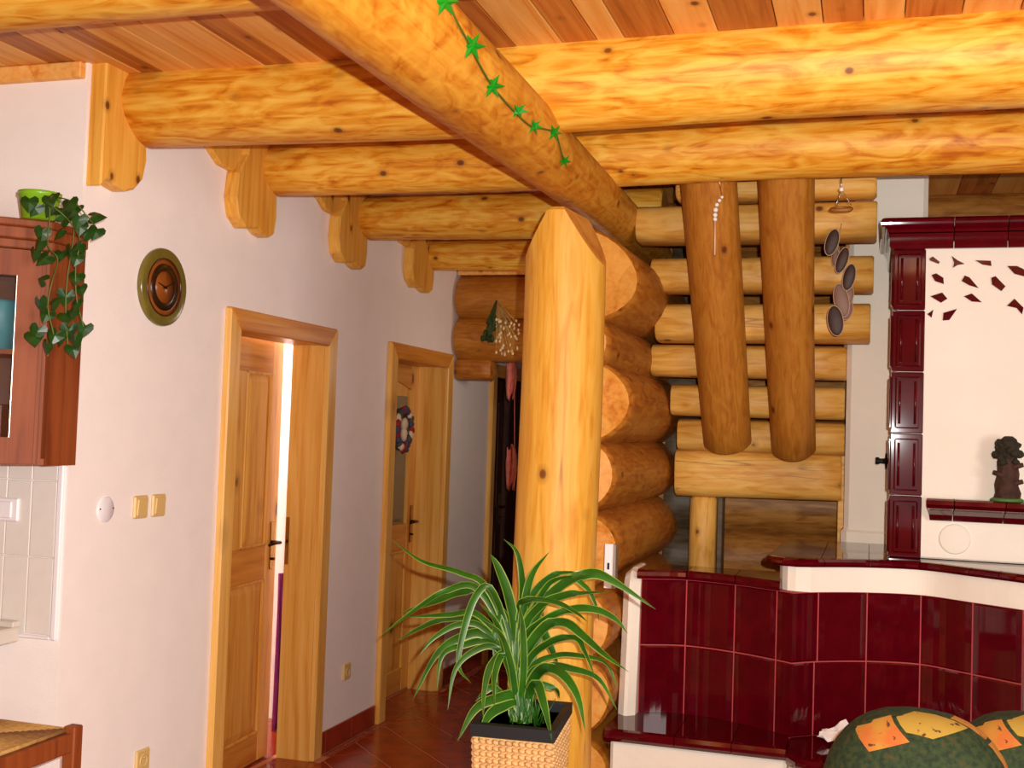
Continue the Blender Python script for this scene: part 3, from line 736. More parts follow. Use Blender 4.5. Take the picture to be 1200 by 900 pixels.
# core behind the tiles (grout and masonry)
xs = [p.x for p in PATH]
def ribbon(pts_front, yback, z0, z1):
    poly = [(x, y) for x, y in pts_front]+[(pts_front[-1][0], yback), (pts_front[0][0], yback)]
    return MB().prism(poly, 2, z0, z1)
piece('back_core', ribbon([(p.x, p.y+.0045) for p in PATH if p.x < -.3], 4.64, 0, zT0), 'grout', bench)
piece('back_core', ribbon([(p.x, p.y+.0045) for p in PATH if p.x > -.31], 5.2, 0, zT0), 'grout', bench)
# low coping on the left part
pc_ = [(-.83, -.29)]
cj = [-.845, jt[1], jt[2], -.302]
for a, c in zip(cj, cj[1:]):
    mb = MB(); n = 6; X_ = [a+.0015+(c-a-.003)*i/n for i in range(n+1)]
    prof = [(.0, zT0), (-.016, zT0+.002), (-.022, zT0+.014), (-.018, zT0+.028), (-.004, zT0+.036), (.25, zT0+.036), (.25, zT0)]
    vs = []
    for x in X_:
        for o, z in prof: vs.append((x, path_y(x)+o if o < .2 else 4.66, z))
    q = len(prof)
    fs = [(i*q+k, i*q+(k+1) % q, (i+1)*q+(k+1) % q, (i+1)*q+k) for i in range(n) for k in range(q)]+[list(range(q))[::-1], [n*q+k for k in range(q)]]
    piece('coping_tile', mb.add(vs, fs, 0), 'maroon_glaze', bench)
# plaster band and shelf under the stove
ptsR = [(-.316, 4.50), (-.312, 4.44), (-.30, 4.40), (-.28, 4.375), (-.25, 4.365)]+[(p.x, p.y-.006) for p in PATH if p.x > -.2]+[(.53, 4.27), (1.2, 4.2)]
piece('plaster_band', ribbon(ptsR, 5.24, zT0+.001, 1.153), 'white_plaster', bench)
def off_path(o):
    return [(-.345, 4.75), (-.345, 4.47), (-.34, 4.42-o), (-.32, 4.385-o), (-.285, 4.355-o), (-.245, 4.345-o)]+[(p.x, p.y-.006-o) for p in PATH[::3] if p.x > -.19]+[(.53, 4.27-o), (1.25, 4.2-o)]
sh_line = off_path(.0)
def shelf_piece(xa, xb):
    pts = [p for p in sh_line if p[0] > -.345+1e-4 or p[1] < 4.5]
    sel = [p for p in sh_line if xa < p[0] < xb]
    def yy(x):
        for p, q in zip(sh_line, sh_line[1:]):
            if p[0] <= x <= q[0] and q[0] > p[0]: return p[1]+(q[1]-p[1])*(x-p[0])/(q[0]-p[0])
        return sh_line[-1][1]
    L_ = ([(xa, yy(xa))] if xa > -.344 else [(-.345, 4.75), (-.345, 4.47)])+[p for p in sel]+[(xb, yy(xb))]
    prof = [(0, 1.153), (.016, 1.155), (.024, 1.164), (.024, 1.174), (.014, 1.183), (-.0, ZS)]
    mb = MB(); vs = []; q = len(prof); n = len(L_)
    for i, p in enumerate(L_):
        t = Vector((L_[min(i+1, n-1)][0]-L_[max(i-1, 0)][0], L_[min(i+1, n-1)][1]-L_[max(i-1, 0)][1])).normalized(); nx, ny = t.y, -t.x
        for o, z in prof: vs.append((p[0]+nx*o, p[1]+ny*o, z))
        vs.append((max(p[0], -.33), 5.2, ZS)); vs.append((max(p[0], -.33), 5.2, 1.153))
    q += 2
    fs = [(i*q+k, i*q+(k+1) % q, (i+1)*q+(k+1) % q, (i+1)*q+k) for i in range(n-1) for k in range(q)]+[list(range(q))[::-1], [(n-1)*q+k for k in range(q)]]
    return mb.add(vs, fs)
sj = [-.345]+[at(px, 662, Y=4.45).x for px in (963, 1018, 1080, 1139, 1171)]+[.62, .9, 1.2]
for a, c in zip(sj, sj[1:]): piece('shelf_tile', shelf_piece(a+.0012, c-.0012), 'maroon_glaze', bench)
# seat tiles with a bullnose front, plaster below
fy = 4.14
def seat_piece(xa, xb, y0, zs, name='seat_tile'):
    mb = MB(); n = 6; prof = [(.02, zs-.045), (.004, zs-.043), (-.008, zs-.03), (-.01, zs-.018), (-.004, zs-.004), (.012, zs)]
    vs = []; q = len(prof)+2
    for i in range(n+1):
        x = xa+(xb-xa)*i/n
        for o, z in prof: vs.append((x, y0(x)+o, z))
        yb_ = path_y(x)+.004 if x >= -.83 else 4.46
        vs.append((x, yb_, zs)); vs.append((x, yb_, zs-.045))
    fs = [(i*q+k, i*q+(k+1) % q, (i+1)*q+(k+1) % q, (i+1)*q+k) for i in range(n) for k in range(q)]+[list(range(q))[::-1], [n*q+k for k in range(q)]]
    return mb.add(vs, fs)
fL = lambda x: fy
fR = lambda x: fy-.075-.05*math.sin(math.pi*min(1, max(0, (x+.25)/.9))) if x > -.215 else fy-.075*max(0, min(1, (x+.262)/.045))
for a, c in ((-.897, at(790, 868, Y=fy).x), (at(790, 868, Y=fy).x, at(857, 875, Y=fy).x), (at(857, 875, Y=fy).x, -.257)):
    piece('seat_tile', seat_piece(a+.0012, c-.0012, fL, zB), 'maroon_glaze', bench)
for a, c in ((-.257, -.05), (-.05, .17), (.17, .39), (.39, .6)):
    piece('seat_tile', seat_piece(a+.0012, c-.0012, fR, zB-.006), 'maroon_glaze', bench)
piece('base_plaster', MB().box((-.88, fy+.03, 0), (-.256, 4.5, zB-.045), .012).box((-.254, fy-.06, 0), (.62, 4.6, zB-.051), .012), 'white_plaster', bench)
# plaster arm at the left end and plaster end on the right
ap = [(4.355, zB-.04), (4.385, .8), (4.40, 1.02), (4.42, 1.075), (4.455, 1.1), (4.66, 1.1), (4.66, zB-.04)]
piece('plaster_arm', MB().prism(ap, 0, -.898, -.832, .026), 'white_plaster', bench)
piece('plaster_end', MB().box((.512, 4.18, 0), (1.25, 4.9, zT0), .015), 'white_plaster', bench)

# ================================================================ THINGS ON THE STOVE AND THE LOGS
# carved tower figure on the ledge
p = at(1180, 584, Y=YS-.06); fg = empty('carved_figure', (p.x, YS-.06, zl), 'dark carved wooden tree stump figure on the stove ledge', 'figure')
fgp = Vector((p.x, YS-.06, zl)); hgt = at(1180, 512, Y=YS-.06).z-zl
piece('base', MB().lathe([(0, 0), (.056, 0), (.058, .006), (.05, .012), (0, .012)], fgp, 'Z', 18), 'base_green', fg)
mb = MB(); prof = [(.046, .01), (.044, .03), (.04, .06), (.038, .1), (.034, hgt*.62), (.03, hgt*.7)]
mb.lathe(prof, fgp, 'Z', 14)
for v in mb.v: v.x += math.sin(v.z*90+v.y*60)*.004; v.y += math.sin(v.z*70+v.x*90)*.004
piece('trunk', mb, 'carved_stump', fg)
for k in range(3): piece('branch_stub', MB().tube([fgp+Vector((0, -.02, .06+.03*k)), fgp+Vector(((-1)**k*.05, -.03, .075+.03*k))], [.012, .008], 7), 'carved_stump', fg)
mb = MB(); rr = random.Random(3)
for k in range(26):
    a = rr.uniform(0, 6.28); zz = rr.uniform(hgt*.58, hgt*.93); q = .034*(1.15-abs(zz/hgt-.72)*1.6)
    mb.ell(fgp+Vector((q*math.cos(a), q*math.sin(a), zz)), (.015, .015, .014), 7, 5, noise=.25, seed=k)
mb.ell(fgp+Vector((0, 0, hgt*.8)), (.04, .04, .05), 10, 8, noise=.1)
o = piece('foliage', mb, 'carved_foliage', fg); o['kind'] = 'stuff'

# white crumpled paper on the bench, beside the sofa
p = at(1003, 872, Z=zB); mb = MB(); rr = random.Random(9); n = 9; vs = []; fs = []
q0 = Vector((-.075, 4.31, zB))
for i in range(n):
    for j in range(n):
        u, v = i/(n-1)-.5, j/(n-1)-.5
        vs.append(q0+Vector((u*.15+.02*v, v*.09, .012+.12*(.5-abs(u))*(.6+v)+rr.uniform(-.01, .012)+.02*(u < -.3))))
for i in range(n-1):
    for j in range(n-1): fs.append((i*n+j, i*n+j+1, (i+1)*n+j+1, (i+1)*n+j))
mb.add(vs, fs); 
zmin = min(v.z for v in mb.v)
for v in mb.v: v.z += zB-.006-zmin
pw = obj('crumpled_paper', mb, 'paper_white', label='crumpled white paper on the bench beside the sofa', cat='paper')
md = pw.modifiers.new('thickness', 'SOLIDIFY'); md.thickness = .002

# bead wand hung on the left stringer
sp0 = at(845, 232, Y=4.50); bw = empty('bead_wand', at(838, 262, Y=4.50), 'thin rod with white beads hanging on the left stair stringer', 'ornament')
pts = [at(846, 231, Y=4.5), at(841, 240, Y=4.5), at(838, 252, Y=4.5), at(838, 258, Y=4.5)]
bp_ = [(846, 231, .006), (843, 235, .007), (840, 240, .008), (838.5, 246, .0095), (838, 252, .009), (838, 257, .008)]
for x, y, r in bp_: piece('bead', MB().ell(at(x, y, Y=4.5), (r*1.1, r*1.1, r), 10, 7), 'bead_white', bw)
piece('rod', MB().tube([at(838, 256, Y=4.5), at(837.5, 299, Y=4.5)], .0035, 7), 'pale_rod', bw)
piece('cord', MB().tube([at(846, 231, Y=4.5), at(843, 213, Y=4.44)], .0015, 5), 'chain_metal', bw)
# ring on a chain from the second beam
YR = 4.46
rg = empty('hanging_ring', at(986, 245, Y=YR-.02), 'wooden ring on a fine chain under the second beam, right of the stringers', 'ornament')
c0 = at(986, 245, Y=YR); 
piece('ring', MB().tube([c0+Vector((.036*math.cos(a), .03*math.sin(a), .01*math.sin(a))) for a in [2*math.pi*k/24 for k in range(25)]], .007, 8, cap=False), 'back_log', rg)
hk = at(986, 222, Y=YR)
for k in (0, 8, 16):
    a = 2*math.pi*k/24; piece('chain', MB().tube([hk, c0+Vector((.036*math.cos(a), .03*math.sin(a), .012))], .0013, 5), 'chain_metal', rg)
piece('chain', MB().tube([at(986, 208, Y=YR), hk], .002, 5), 'chain_metal', rg)
piece('bead', MB().ell(hk, (.009, .009, .009), 8, 6), 'bead_white', rg)
# string of dark oval slices
Y0 = 4.80
sl = empty('slice_string', at(980, 330, Y=Y0), 'string of dark brown oval slices with pale rims beside the stairs', 'ornament')
for k, (cx, cy, w_, h_, tilt, back) in enumerate([(975, 284, 15, 32, .25, 0), (979, 299, 8, 26, .1, 1), (987, 305, 13, 32, .3, 0), (995, 325, 14, 32, .2, 0), (995, 346, 10, 22, .1, 1), (986, 352, 17, 40, -.2, 1), (992, 362, 14, 26, .1, 1), (979, 376, 18, 36, -.15, 0)]):
    c = at(cx, cy, Y=Y0-.01*(k % 3)+(.03 if back else 0)); s_ = FWD.dot(c-CAM)/F_PX; rot = Matrix.Rotation(tilt, 3, 'Y')
    o = piece('slice', MB().ell(c, (w_*s_*.5, .012, h_*s_*.5), 16, 10, rot=rot), 'slice_brown' if not back else 'slice_pale', sl)
    ring = [c+rot @ Vector((w_*s_*.5*math.cos(a), -.002, h_*s_*.5*math.sin(a))) for a in [2*math.pi*q/20 for q in range(21)]]
    mbr = MB().tube([p-o.location-WLOC[sl.name] for p in ring], .0018, 5, cap=False)
    ro = bpy.data.objects.new('rim', mesh_of(mbr, 'slice_rim', 'rim', Vector((0, 0, 0)))); COL.objects.link(ro); ro.parent = o
piece('cord', MB().tube([at(986, 262, Y=Y0), at(981, 290, Y=Y0+.006), at(991, 320, Y=Y0+.006), at(984, 370, Y=Y0+.006)], .002, 5), 'slice_rim', sl)
# metal plate on the log end by the post
c = at(714, 660, Y=4.10)
mp_ = empty('metal_plate', c, 'narrow light metal plate with a slot on the log end beside the post', 'plate')
a0 = at(709, 637, Y=4.13); a1 = at(722, 690, Y=4.13)
piece('face', MB().box((a0.x, 4.125, a1.z), (a1.x-.012, 4.133, a0.z), .002), 'white_plastic', mp_)
piece('flange', MB().box((a1.x-.012, 4.118, a1.z), (a1.x-.002, 4.16, a0.z), .002), 'steel', mp_)
piece('slot', MB().box(((a0.x+a1.x)/2-.011, 4.123, (a0.z+a1.z)/2-.012), ((a0.x+a1.x)/2-.003, 4.127, (a0.z+a1.z)/2+.012)), 'iron', mp_)
# star garland on the carrying beam
def on_purlin(x, y, lift=.006):
    d = ray(x, y); r = PR(3.0)
    for _ in range(4):
        dx, dz = d.x, d.z; ox, oz = CAM.x-PX, CAM.z-PZ
        A = dx*dx+dz*dz; Bq = ox*dx+oz*dz; Cq = ox*ox+oz*oz-(r*1.03+lift)**2; disc = Bq*Bq-A*Cq
        t = (-Bq-math.sqrt(max(disc, 0)))/A; p = CAM+d*t; r = PR(p.y)
    nrm = Vector((p.x-PX, 0, p.z-PZ)).normalized(); return p, nrm
gl = empty('star_garland', on_purlin(560, 70)[0], 'wire garland of green star shaped leaves on the carrying beam', 'garland')
pts = [on_purlin(*q)[0] for q in ((524, -10), (533, 20), (548, 48), (560, 72), (577, 101), (600, 128), (622, 148), (637, 151), (651, 156), (656, 172), (661, 190))]
piece('wire', MB().tube(spline(pts, 40), .0028, 6), 'wire', gl)
for k, (x, y, s_, tl) in enumerate([(522, 2, 1.1, .9), (553.5, 54, 1.15, 1), (577.5, 101, 1.1, 1), (607, 131, 1.05, .35), (626.5, 149, .9, .6), (650, 155.5, .9, .85), (662, 189, .75, .9)]):
    p, nn = on_purlin(x, y, .012); rr = .031*s_
    tv = ((CAM-p).normalized()*.8*tl+nn*.3+Vector((0, -.2, -1))*(1-tl)).normalized(); ux = tv.orthogonal().normalized(); uy = tv.cross(ux)
    mb = MB(); vs = [p+tv*.008]; n = 12
    for q in range(n):
        a = 2*math.pi*q/n+.4+k; r = rr if q % 2 == 0 else rr*.42
        vs.append(p+(ux*math.cos(a)+uy*math.sin(a))*r-tv*(.004 if q % 2 else 0))
    vs.append(p-tv*.005)
    fs = [(0, 1+q, 1+(q+1) % n) for q in range(n)]+[(n+1, 1+(q+1) % n, 1+q) for q in range(n)]
    mb.add(vs, fs); piece('star_leaf', mb, 'star_green', gl)

# ================================================================ LEFT WALL FITTINGS
cl = Vector((XW, 3.716, 2.104))
ck = empty('wall_clock', cl, 'round wooden wall clock with olive rim and dark ring', 'clock'); SGc = 40
piece('rim', MB().lathe([(.143, 0), (.146, .01), (.144, .019), (.138, .022), (.108, .019)], cl, 'X', SGc), 'clock_olive', ck)
piece('outer_ring', MB().lathe([(.109, 0), (.109, .021), (.104, .021), (.104, 0)], cl, 'X', SGc), 'clock_brown', ck)
piece('middle_ring', MB().lathe([(.105, .0), (.105, .019), (.086, .019)], cl, 'X', SGc), 'clock_tan', ck)
piece('dial_ring', MB().lathe([(.088, .0), (.088, .021), (.06, .021)], cl, 'X', SGc), 'clock_dark', ck)
piece('dial', MB().lathe([(.062, 0), (.062, .02), (0, .02)], cl, 'X', SGc), 'clock_tan', ck)
for nm, L_, a in (('hour_hand', .045, math.radians(165)), ('minute_hand', .062, math.radians(22))):
    d = Vector((0, math.cos(a), math.sin(a))); q = Vector((0, -d.z, d.y)); c = cl+Vector((.0215, 0, 0))
    piece(nm, MB().add([c-d*.012+q*.003, c-d*.012-q*.003, c+d*L_-q*.0015, c+d*L_+q*.0015]+[v+Vector((.002, 0, 0)) for v in (c-d*.012+q*.003, c-d*.012-q*.003, c+d*L_-q*.0015, c+d*L_+q*.0015)], [(0, 1, 2, 3), (7, 6, 5, 4), (0, 4, 5, 1), (1, 5, 6, 2), (2, 6, 7, 3), (3, 7, 4, 0)]), 'clock_dark', ck)
# round junction cover
c = at(123, 597, X=XW); jc = empty('junction_cover', c, 'round white junction box cover left of the two light switches', 'cover plate')
piece('lid', MB().lathe([(.045, 0), (.045, .004), (.042, .007), (0, .007)], c, 'X', 28), 'white_plastic', jc)
for s_ in (-1, 1): piece('screw', MB().lathe([(.003, .006), (.003, .009), (0, .009)], c+Vector((0, s_*.036, .003)), 'X', 8), 'iron', jc)
def switch(c, lbl):
    o = empty('light_switch', c, lbl, 'switch', 'ivory light switches beside the first door')
    piece('frame', MB().box((c.x-.001, c.y-.042, c.z-.042), (c.x+.012, c.y+.042, c.z+.042), .006), 'ivory_plastic', o)
    rk = MB().box((c.x+.01, c.y-.03, c.z-.032), (c.x+.018, c.y+.03, c.z+.03), .003)
    for v in rk.v:
        if v.x > c.x+.012: v.x += (v.z-c.z)*.08
    piece('rocker', rk, 'ivory_plastic', o)
switch(at(163, 594, X=XW), 'left one of the two ivory light switches, nearer the round cover')
switch(at(184, 592, X=XW), 'right one of the two ivory light switches, nearer the first door')
def socket(c, lbl):
    o = empty('wall_socket', c, lbl, 'socket', 'ivory wall sockets')
    piece('plate', MB().box((c.x-.001, c.y-.042, c.z-.042), (c.x+.012, c.y+.042, c.z+.042), .006), 'ivory_plastic', o)
    piece('recess', MB().lathe([(.024, .011), (.024, .014), (.02, .015), (.018, .006), (0, .006)], c, 'X', 20), 'ivory_plastic', o)
    piece('pin', MB().tube([c+Vector((.005, 0, .012)), c+Vector((.018, 0, .012))], .003, 6), 'steel', o)
socket(at(165, 891, X=XW), 'ivory wall socket low on the wall left of the first door')
socket(at(405, 787, X=XW), 'ivory wall socket between the first door and the wreath door')
# wreath on the second door
c = at(470, 503, X=XW-.15)
wr = empty('door_wreath', c, 'small wreath of red, blue and cream cloth scraps on the glazed door', 'wreath')
mb = MB().tube([c+Vector((0, .1*math.cos(a), .11*math.sin(a))) for a in [2*math.pi*k/24 for k in range(25)]], .022, 8, cap=False); piece('ring', mb, 'wreath_grey', wr)
rr = random.Random(12)
for k in range(22):
    a = 2*math.pi*k/22; q = c+Vector((.018+rr.uniform(0, .012), .105*math.cos(a)+rr.uniform(-.01, .01), .115*math.sin(a)))
    piece('cloth_scrap', MB().ell(q, (.018, rr.uniform(.018, .03), rr.uniform(.02, .034)), 8, 6, rot=Matrix.Rotation(rr.uniform(-1, 1), 3, 'X'), noise=.2, seed=k), ['wreath_red', 'wreath_blue', 'wreath_grey', 'wreath_cream', 'wreath_red', 'wreath_blue'][k % 6], wr)
piece('doll', MB().ell(c+Vector((.02, -.0, .03)), (.02, .035, .04), 10, 7, noise=.1).ell(c+Vector((.02, 0, -.03)), (.02, .03, .045), 10, 7, noise=.1, seed=4), 'wreath_cream', wr)
# dried bunches on the hall lintel
Yh = 6.98-.15
top = at(582, 352, Y=Yh-.01)
bg = empty('herb_bunch', top, 'dark green bunch of dried sprigs hanging on the hall lintel logs', 'dried herbs')
piece('stalks', MB().tube([top, at(578, 366, Y=Yh-.02), at(574, 380, Y=Yh-.03)], [.006, .016, .03], 8), 'dried_green', bg)
mb = MB(); rr = random.Random(2)
for k in range(40):
    t = rr.uniform(0, 1); p = at(579-8*t+rr.uniform(-5, 5)*(.3+t), 370+28*t, Y=Yh-.03+rr.uniform(-.02, .02)); mb.ell(p, (.014, .012, .022), 6, 4, noise=.2, seed=k)
o = piece('sprigs', mb, 'dried_green', bg); o['kind'] = 'stuff'
fb = empty('dried_flowers', at(588, 355, Y=Yh-.02), 'bunch of pale dried flower heads beside the green bunch', 'dried flowers')
mb = MB(); mh = MB(); rr = random.Random(4)
for k in range(46):
    e = (590+rr.uniform(-10, 18), 372+rr.uniform(0, 44)); p = at(e[0], e[1], Y=Yh-.03+rr.uniform(-.03, .02))
    mb.tube([at(584, 354, Y=Yh-.015), at(586+(e[0]-588)*.5, 356+(e[1]-356)*.5, Y=Yh-.03), p], .0018, 4)
    mh.ell(p, (.008, .008, .011), 6, 4)
o = piece('stalks', mb, 'dried_straw', fb); o['kind'] = 'stuff'
o = piece('flower_heads', mh, 'dried_head', fb); o['kind'] = 'stuff'
# pink cloth bunches hanging by the dark door
pk = empty('pink_cloth', at(600, 425, Y=7.5), 'strip of gathered pink cloth hanging beside the dark end door', 'cloth')
for (xa, ya, yb) in ((600, 420, 466), (600, 524, 572)):
    mb = MB(); vs = []; fs = []; n, m_ = 9, 10
    for i in range(m_):
        t = i/(m_-1); yy = ya+(yb-ya)*t; wv = 12*(.55+.45*math.sin(t*2.6+.5))
        for j in range(n):
            u = j/(n-1); vs.append(at(xa-4+wv*(u-.2), yy+4*math.sin(u*7), Y=7.5+.03*math.sin(u*14+t*3)))
    for i in range(m_-1):
        for j in range(n-1): fs.append((i*n+j, i*n+j+1, (i+1)*n+j+1, (i+1)*n+j))
    o = piece('gather', mb.add(vs, fs, 0, True), 'pink_cloth', pk); md = o.modifiers.new('thickness', 'SOLIDIFY'); md.thickness = .006
piece('cord', MB().tube([at(603, 415, Y=7.51), at(603, 500, Y=7.51), at(603, 575, Y=7.51)], .004, 5), 'pink_cloth', pk)
piece('rail', MB().tube([Vector((XW-.005, 7.51, at(600, 415, Y=7.51).z)), at(660, 422, Y=7.51)], .01, 8), 'dark_bronze', pk)
# magenta coat behind the ajar door
mt_ = MB(); vs = []; fs = []; n, m_ = 9, 9
for i in range(m_):
    t = i/(m_-1); yy = 672+190*t; hw = 3+7*t
    for j in range(n):
        u = j/(n-1); vs.append(at(330-2*t+2*hw*(u-.5), yy, X=-2.97+.012*math.sin(u*14)))
for i in range(m_-1):
    for j in range(n-1): fs.append((i*n+j, i*n+j+1, (i+1)*n+j+1, (i+1)*n+j))
mc_ = obj('magenta_cloth', mt_.add(vs, fs, 0, True), 'magenta_cloth', label='magenta cloth hanging in the gap of the ajar pine door', cat='cloth')
md = mc_.modifiers.new('thickness', 'SOLIDIFY'); md.thickness = .01

# ================================================================ KITCHEN CORNER
# cabinet with a diagonal glazed front
zb, zt2 = 1.452, 2.215
A0 = Vector((-2.512, 3.085, 0)); dv = Vector((-.72, -.69, 0)).normalized(); A1 = A0+dv*.52
cab = empty('wall_cabinet', (A0.x-.3, 3.2, zb), 'cherry wood wall cabinet with glass door, under the green potted ivy', 'cabinet')
nv = Vector((dv.y, -dv.x, 0));  nv = nv if nv.y < 0 else -nv
Bk = YK-.012
def quad(a, c, z0, z1, t0, t1): # slab between plan points a,c; from t0 to t1 along the front normal
    return MB().add([a+nv*t0+Vector((0, 0, z0)), c+nv*t0+Vector((0, 0, z0)), c+nv*t1+Vector((0, 0, z0)), a+nv*t1+Vector((0, 0, z0)),
        a+nv*t0+Vector((0, 0, z1)), c+nv*t0+Vector((0, 0, z1)), c+nv*t1+Vector((0, 0, z1)), a+nv*t1+Vector((0, 0, z1))],
        [(0, 1, 2, 3), (4, 5, 6, 7), (0, 1, 5, 4), (1, 2, 6, 5), (2, 3, 7, 6), (3, 0, 4, 7)])
def fp(s, z, t=0): return A0+dv*s+nv*t+Vector((0, 0, z))
plan = [(A0.x, Bk), (A0.x, A0.y), (A1.x, A1.y), (A1.x, Bk)]
piece('bottom', MB().prism(plan, 2, zb, zb+.02), 'cherry', cab); piece('top', MB().prism(plan, 2, zt2-.02, zt2), 'cherry', cab)
piece('side', MB().box((A0.x-.018, A0.y+.004, zb-.002), (A0.x+.002, Bk, zt2+.002)), 'cherry', cab)
piece('back', MB().box((A1.x, Bk-.008, zb+.02), (A0.x-.018, Bk, zt2-.02)), 'cabinet_inside', cab)
piece('shelf', MB().prism([(a if a > A0.x-.01 and False else a*.999-.006, c+.004 if c < Bk else c-.01) for a, c in plan], 2, 1.80, 1.815), 'cherry', cab)
dr_ = empty('cabinet_door', fp(.25, zb), parent=cab)
def dq(name, s0, s1, z0, z1, t0, t1, mt='cherry'): return piece(name, quad(A0+dv*s0, A0+dv*s1, z0, z1, t0, t1), mt, dr_)
zd0, zd1 = zb+.004, zt2-.085
dq('stile', .012, .105, zd0, zd1, .001, .022); dq('stile', .42, .515, zd0, zd1, .001, .022)
dq('rail', .105, .42, zd0, zd0+.082, .001, .021); dq('rail', .105, .42, zd1-.082, zd1, .001, .021)
dq('bead', .012, .022, zd0, zd1, .02, .027); dq('bead', .028, .034, zd0, zd1, .02, .026)
for a in (.098, .104): pass
dq('bead', .103, .107, zd0+.075, zd1-.075, .012, .019, 'steel')
dq('pane', .1, .42, zd0+.07, zd1-.07, .008, .011, 'glass_pane')
for k, (o, z0, z1) in enumerate(((.012, zt2-.08, zt2-.05), (.026, zt2-.05, zt2-.012), (.036, zt2-.012, zt2+.012))):
    pl_ = [(A0.x+o*.5, Bk), (A0.x+o*.5, A0.y-o*.9), (A1.x-.1, A1.y-.1-o*1.3), (A1.x-.1, Bk)]
    piece('cornice', MB().prism(pl_, 2, z0, z1, .004), 'cherry', cab)
# things behind the glass
def cpt(s, back, z): return A0+dv*s-nv*back+Vector((0, 0, z))
c = cpt(.15, .09, 1.815); obj('teal_tin', MB().lathe([(0, 0), (.06, 0), (.06, .15), (.055, .16), (0, .16)], c, 'Z', 24), 'teal', label='teal tin on the upper shelf inside the glass cabinet', cat='tin')
c = cpt(.16, .12, 1.472); obj('speckled_box', MB().box(c-Vector((.08, .03, 0)), c+Vector((.07, .03, .17)), .004), 'speckled', label='speckled brown box standing low inside the glass cabinet', cat='box')
c = cpt(.135, .045, 1.472); cu = empty('tea_cup', c, 'small pale green cup in front of the speckled box in the cabinet', 'cup')
piece('bowl', MB().lathe([(0, 0), (.02, 0), (.026, .02), (.03, .06), (.027, .06), (.022, .02), (0, .006)], c, 'Z', 20), 'cup_glaze', cu)
piece('handle', MB().tube([c+Vector((.028, 0, .05)), c+Vector((.05, 0, .045)), c+Vector((.05, 0, .02)), c+Vector((.026, 0, .014))], .004, 6), 'bead_white', cu)
# green pot with trailing ivy on the cabinet
ztop = zt2+.012
pc = Vector((at(38, 250, Y=2.99).x, 3.02, ztop)); pv = empty('potted_ivy', pc, 'lime green pot with trailing dark ivy on top of the cherry cabinet', 'potted plant')
piece('pot', MB().lathe([(0, 0), (.05, 0), (.062, .07), (.066, .075), (.066, .085), (.058, .085), (.054, .07)], pc, 'Z', 28), 'pot_green', pv)
piece('soil', MB().lathe([(.055, .07), (0, .074)], pc, 'Z', 20), 'soil', pv)
IV = [(165,110),(235,90),(270,85),(330,115),(385,150),(420,230),(350,210),(470,250),(480,200),(430,285),(335,270),(215,255),(225,320),(190,365),(235,390),(290,365),(345,345),(395,340),(425,335),(400,390),(375,480),(395,540),(325,570),(225,510),(225,610),(385,615),(390,665),(235,670),(215,750),(280,630),(325,680),(420,735),(190,785),(260,830),(310,790),(385,790),(350,840),(340,740),(270,770),(180,130),(300,150),(360,120),(250,140),(300,190),(410,190)]
rr = random.Random(21)
def heart(c, s, ax, nrm):
    ay = nrm.cross(ax).normalized(); ax = ay.cross(nrm)
    o = [(0, .0, .15), (.28, .34, .05), (.5, .2, .02), (.55, -.12, 0), (.36, -.5, -.02), (0, -1.0, -.1), (-.36, -.5, -.02), (-.55, -.12, 0), (-.5, .2, .02), (-.28, .34, .05)]
    vs = [c+ay*(p[0]*s)*.9-ax*(p[1]*s)*-1*.8+nrm*(p[2]*s) for p in o]+[c+nrm*(.12*s)-ax*.25*s]
    n = len(o); return MB().add(vs, [(n, i, (i+1) % n) for i in range(n)])
def ivy_pt(cx, cy):
    x, y = cx/4.285, 210+cy/4.285
    return at(x, y, Y=2.93 if y < 255 else (2.985 if x < 66 else 3.05)-.01)
for (cx, cy) in IV:
    p = ivy_pt(cx, cy)+Vector((0, rr.uniform(-.02, .02), 0)); nrm = (Vector((.3, -1, .35))+Vector((rr.uniform(-.6, .6), 0, rr.uniform(-.5, .6)))).normalized()
    ax = Vector((rr.uniform(-.7, .7), 0, 1 if rr.random() < .85 else -.2)).normalized()
    o = piece('leaf', heart(p, rr.uniform(.042, .058), ax, nrm), 'ivy_green', pv)
for pth in ([(150, 180), (240, 120), (330, 190), (400, 300), (380, 440), (385, 600), (420, 740)], [(170, 180), (250, 150), (240, 330), (290, 400), (260, 520), (240, 640), (270, 780)], [(150, 180), (300, 110), (370, 240), (340, 480), (330, 650), (340, 830)], [(150, 180), (360, 110), (440, 190), (480, 240)]):
    pts = [pc+Vector((0, 0, .08))]+[ivy_pt(*q) for q in pth[1:]]
    piece('vine', MB().tube(spline(pts, 24), .0022, 5), 'stem_green', pv)
# kitchen rocker switch on tiles
c = at(12, 597, Y=YK-.012); ks = empty('kitchen_switch', c, 'square white light switch on the kitchen wall tiles', 'switch')
piece('frame', MB().box((c.x-.045, YK-.02, c.z-.04), (c.x+.037, YK-.006, c.z+.04), .005), 'white_plastic', ks)
piece('rocker', MB().box((c.x-.034, YK-.026, c.z-.028), (c.x+.014, YK-.018, c.z+.028), .003), 'white_plastic', ks)
# worktop end
p = at(22, 742, Y=YK-.02); wt = empty('worktop', (p.x-.4, 3.1, p.z), 'end of a pale kitchen worktop under the tiles at the left edge', 'worktop')
ztp = at(22, 733, Y=YK).z
piece('slab', MB().box((p.x-1.2, 2.9, ztp-.05), (p.x, YK-.015, ztp), .006), 'counter_top', wt)
piece('upstand', MB().box((p.x-1.2, YK-.05, ztp), (p.x, YK-.014, ztp+.02), .003), 'counter_top', wt)
piece('bracket', MB().box((p.x-.9, 3.0, 0), (p.x-.3, YK-.015, ztp-.05), .004), 'white_plastic', wt)
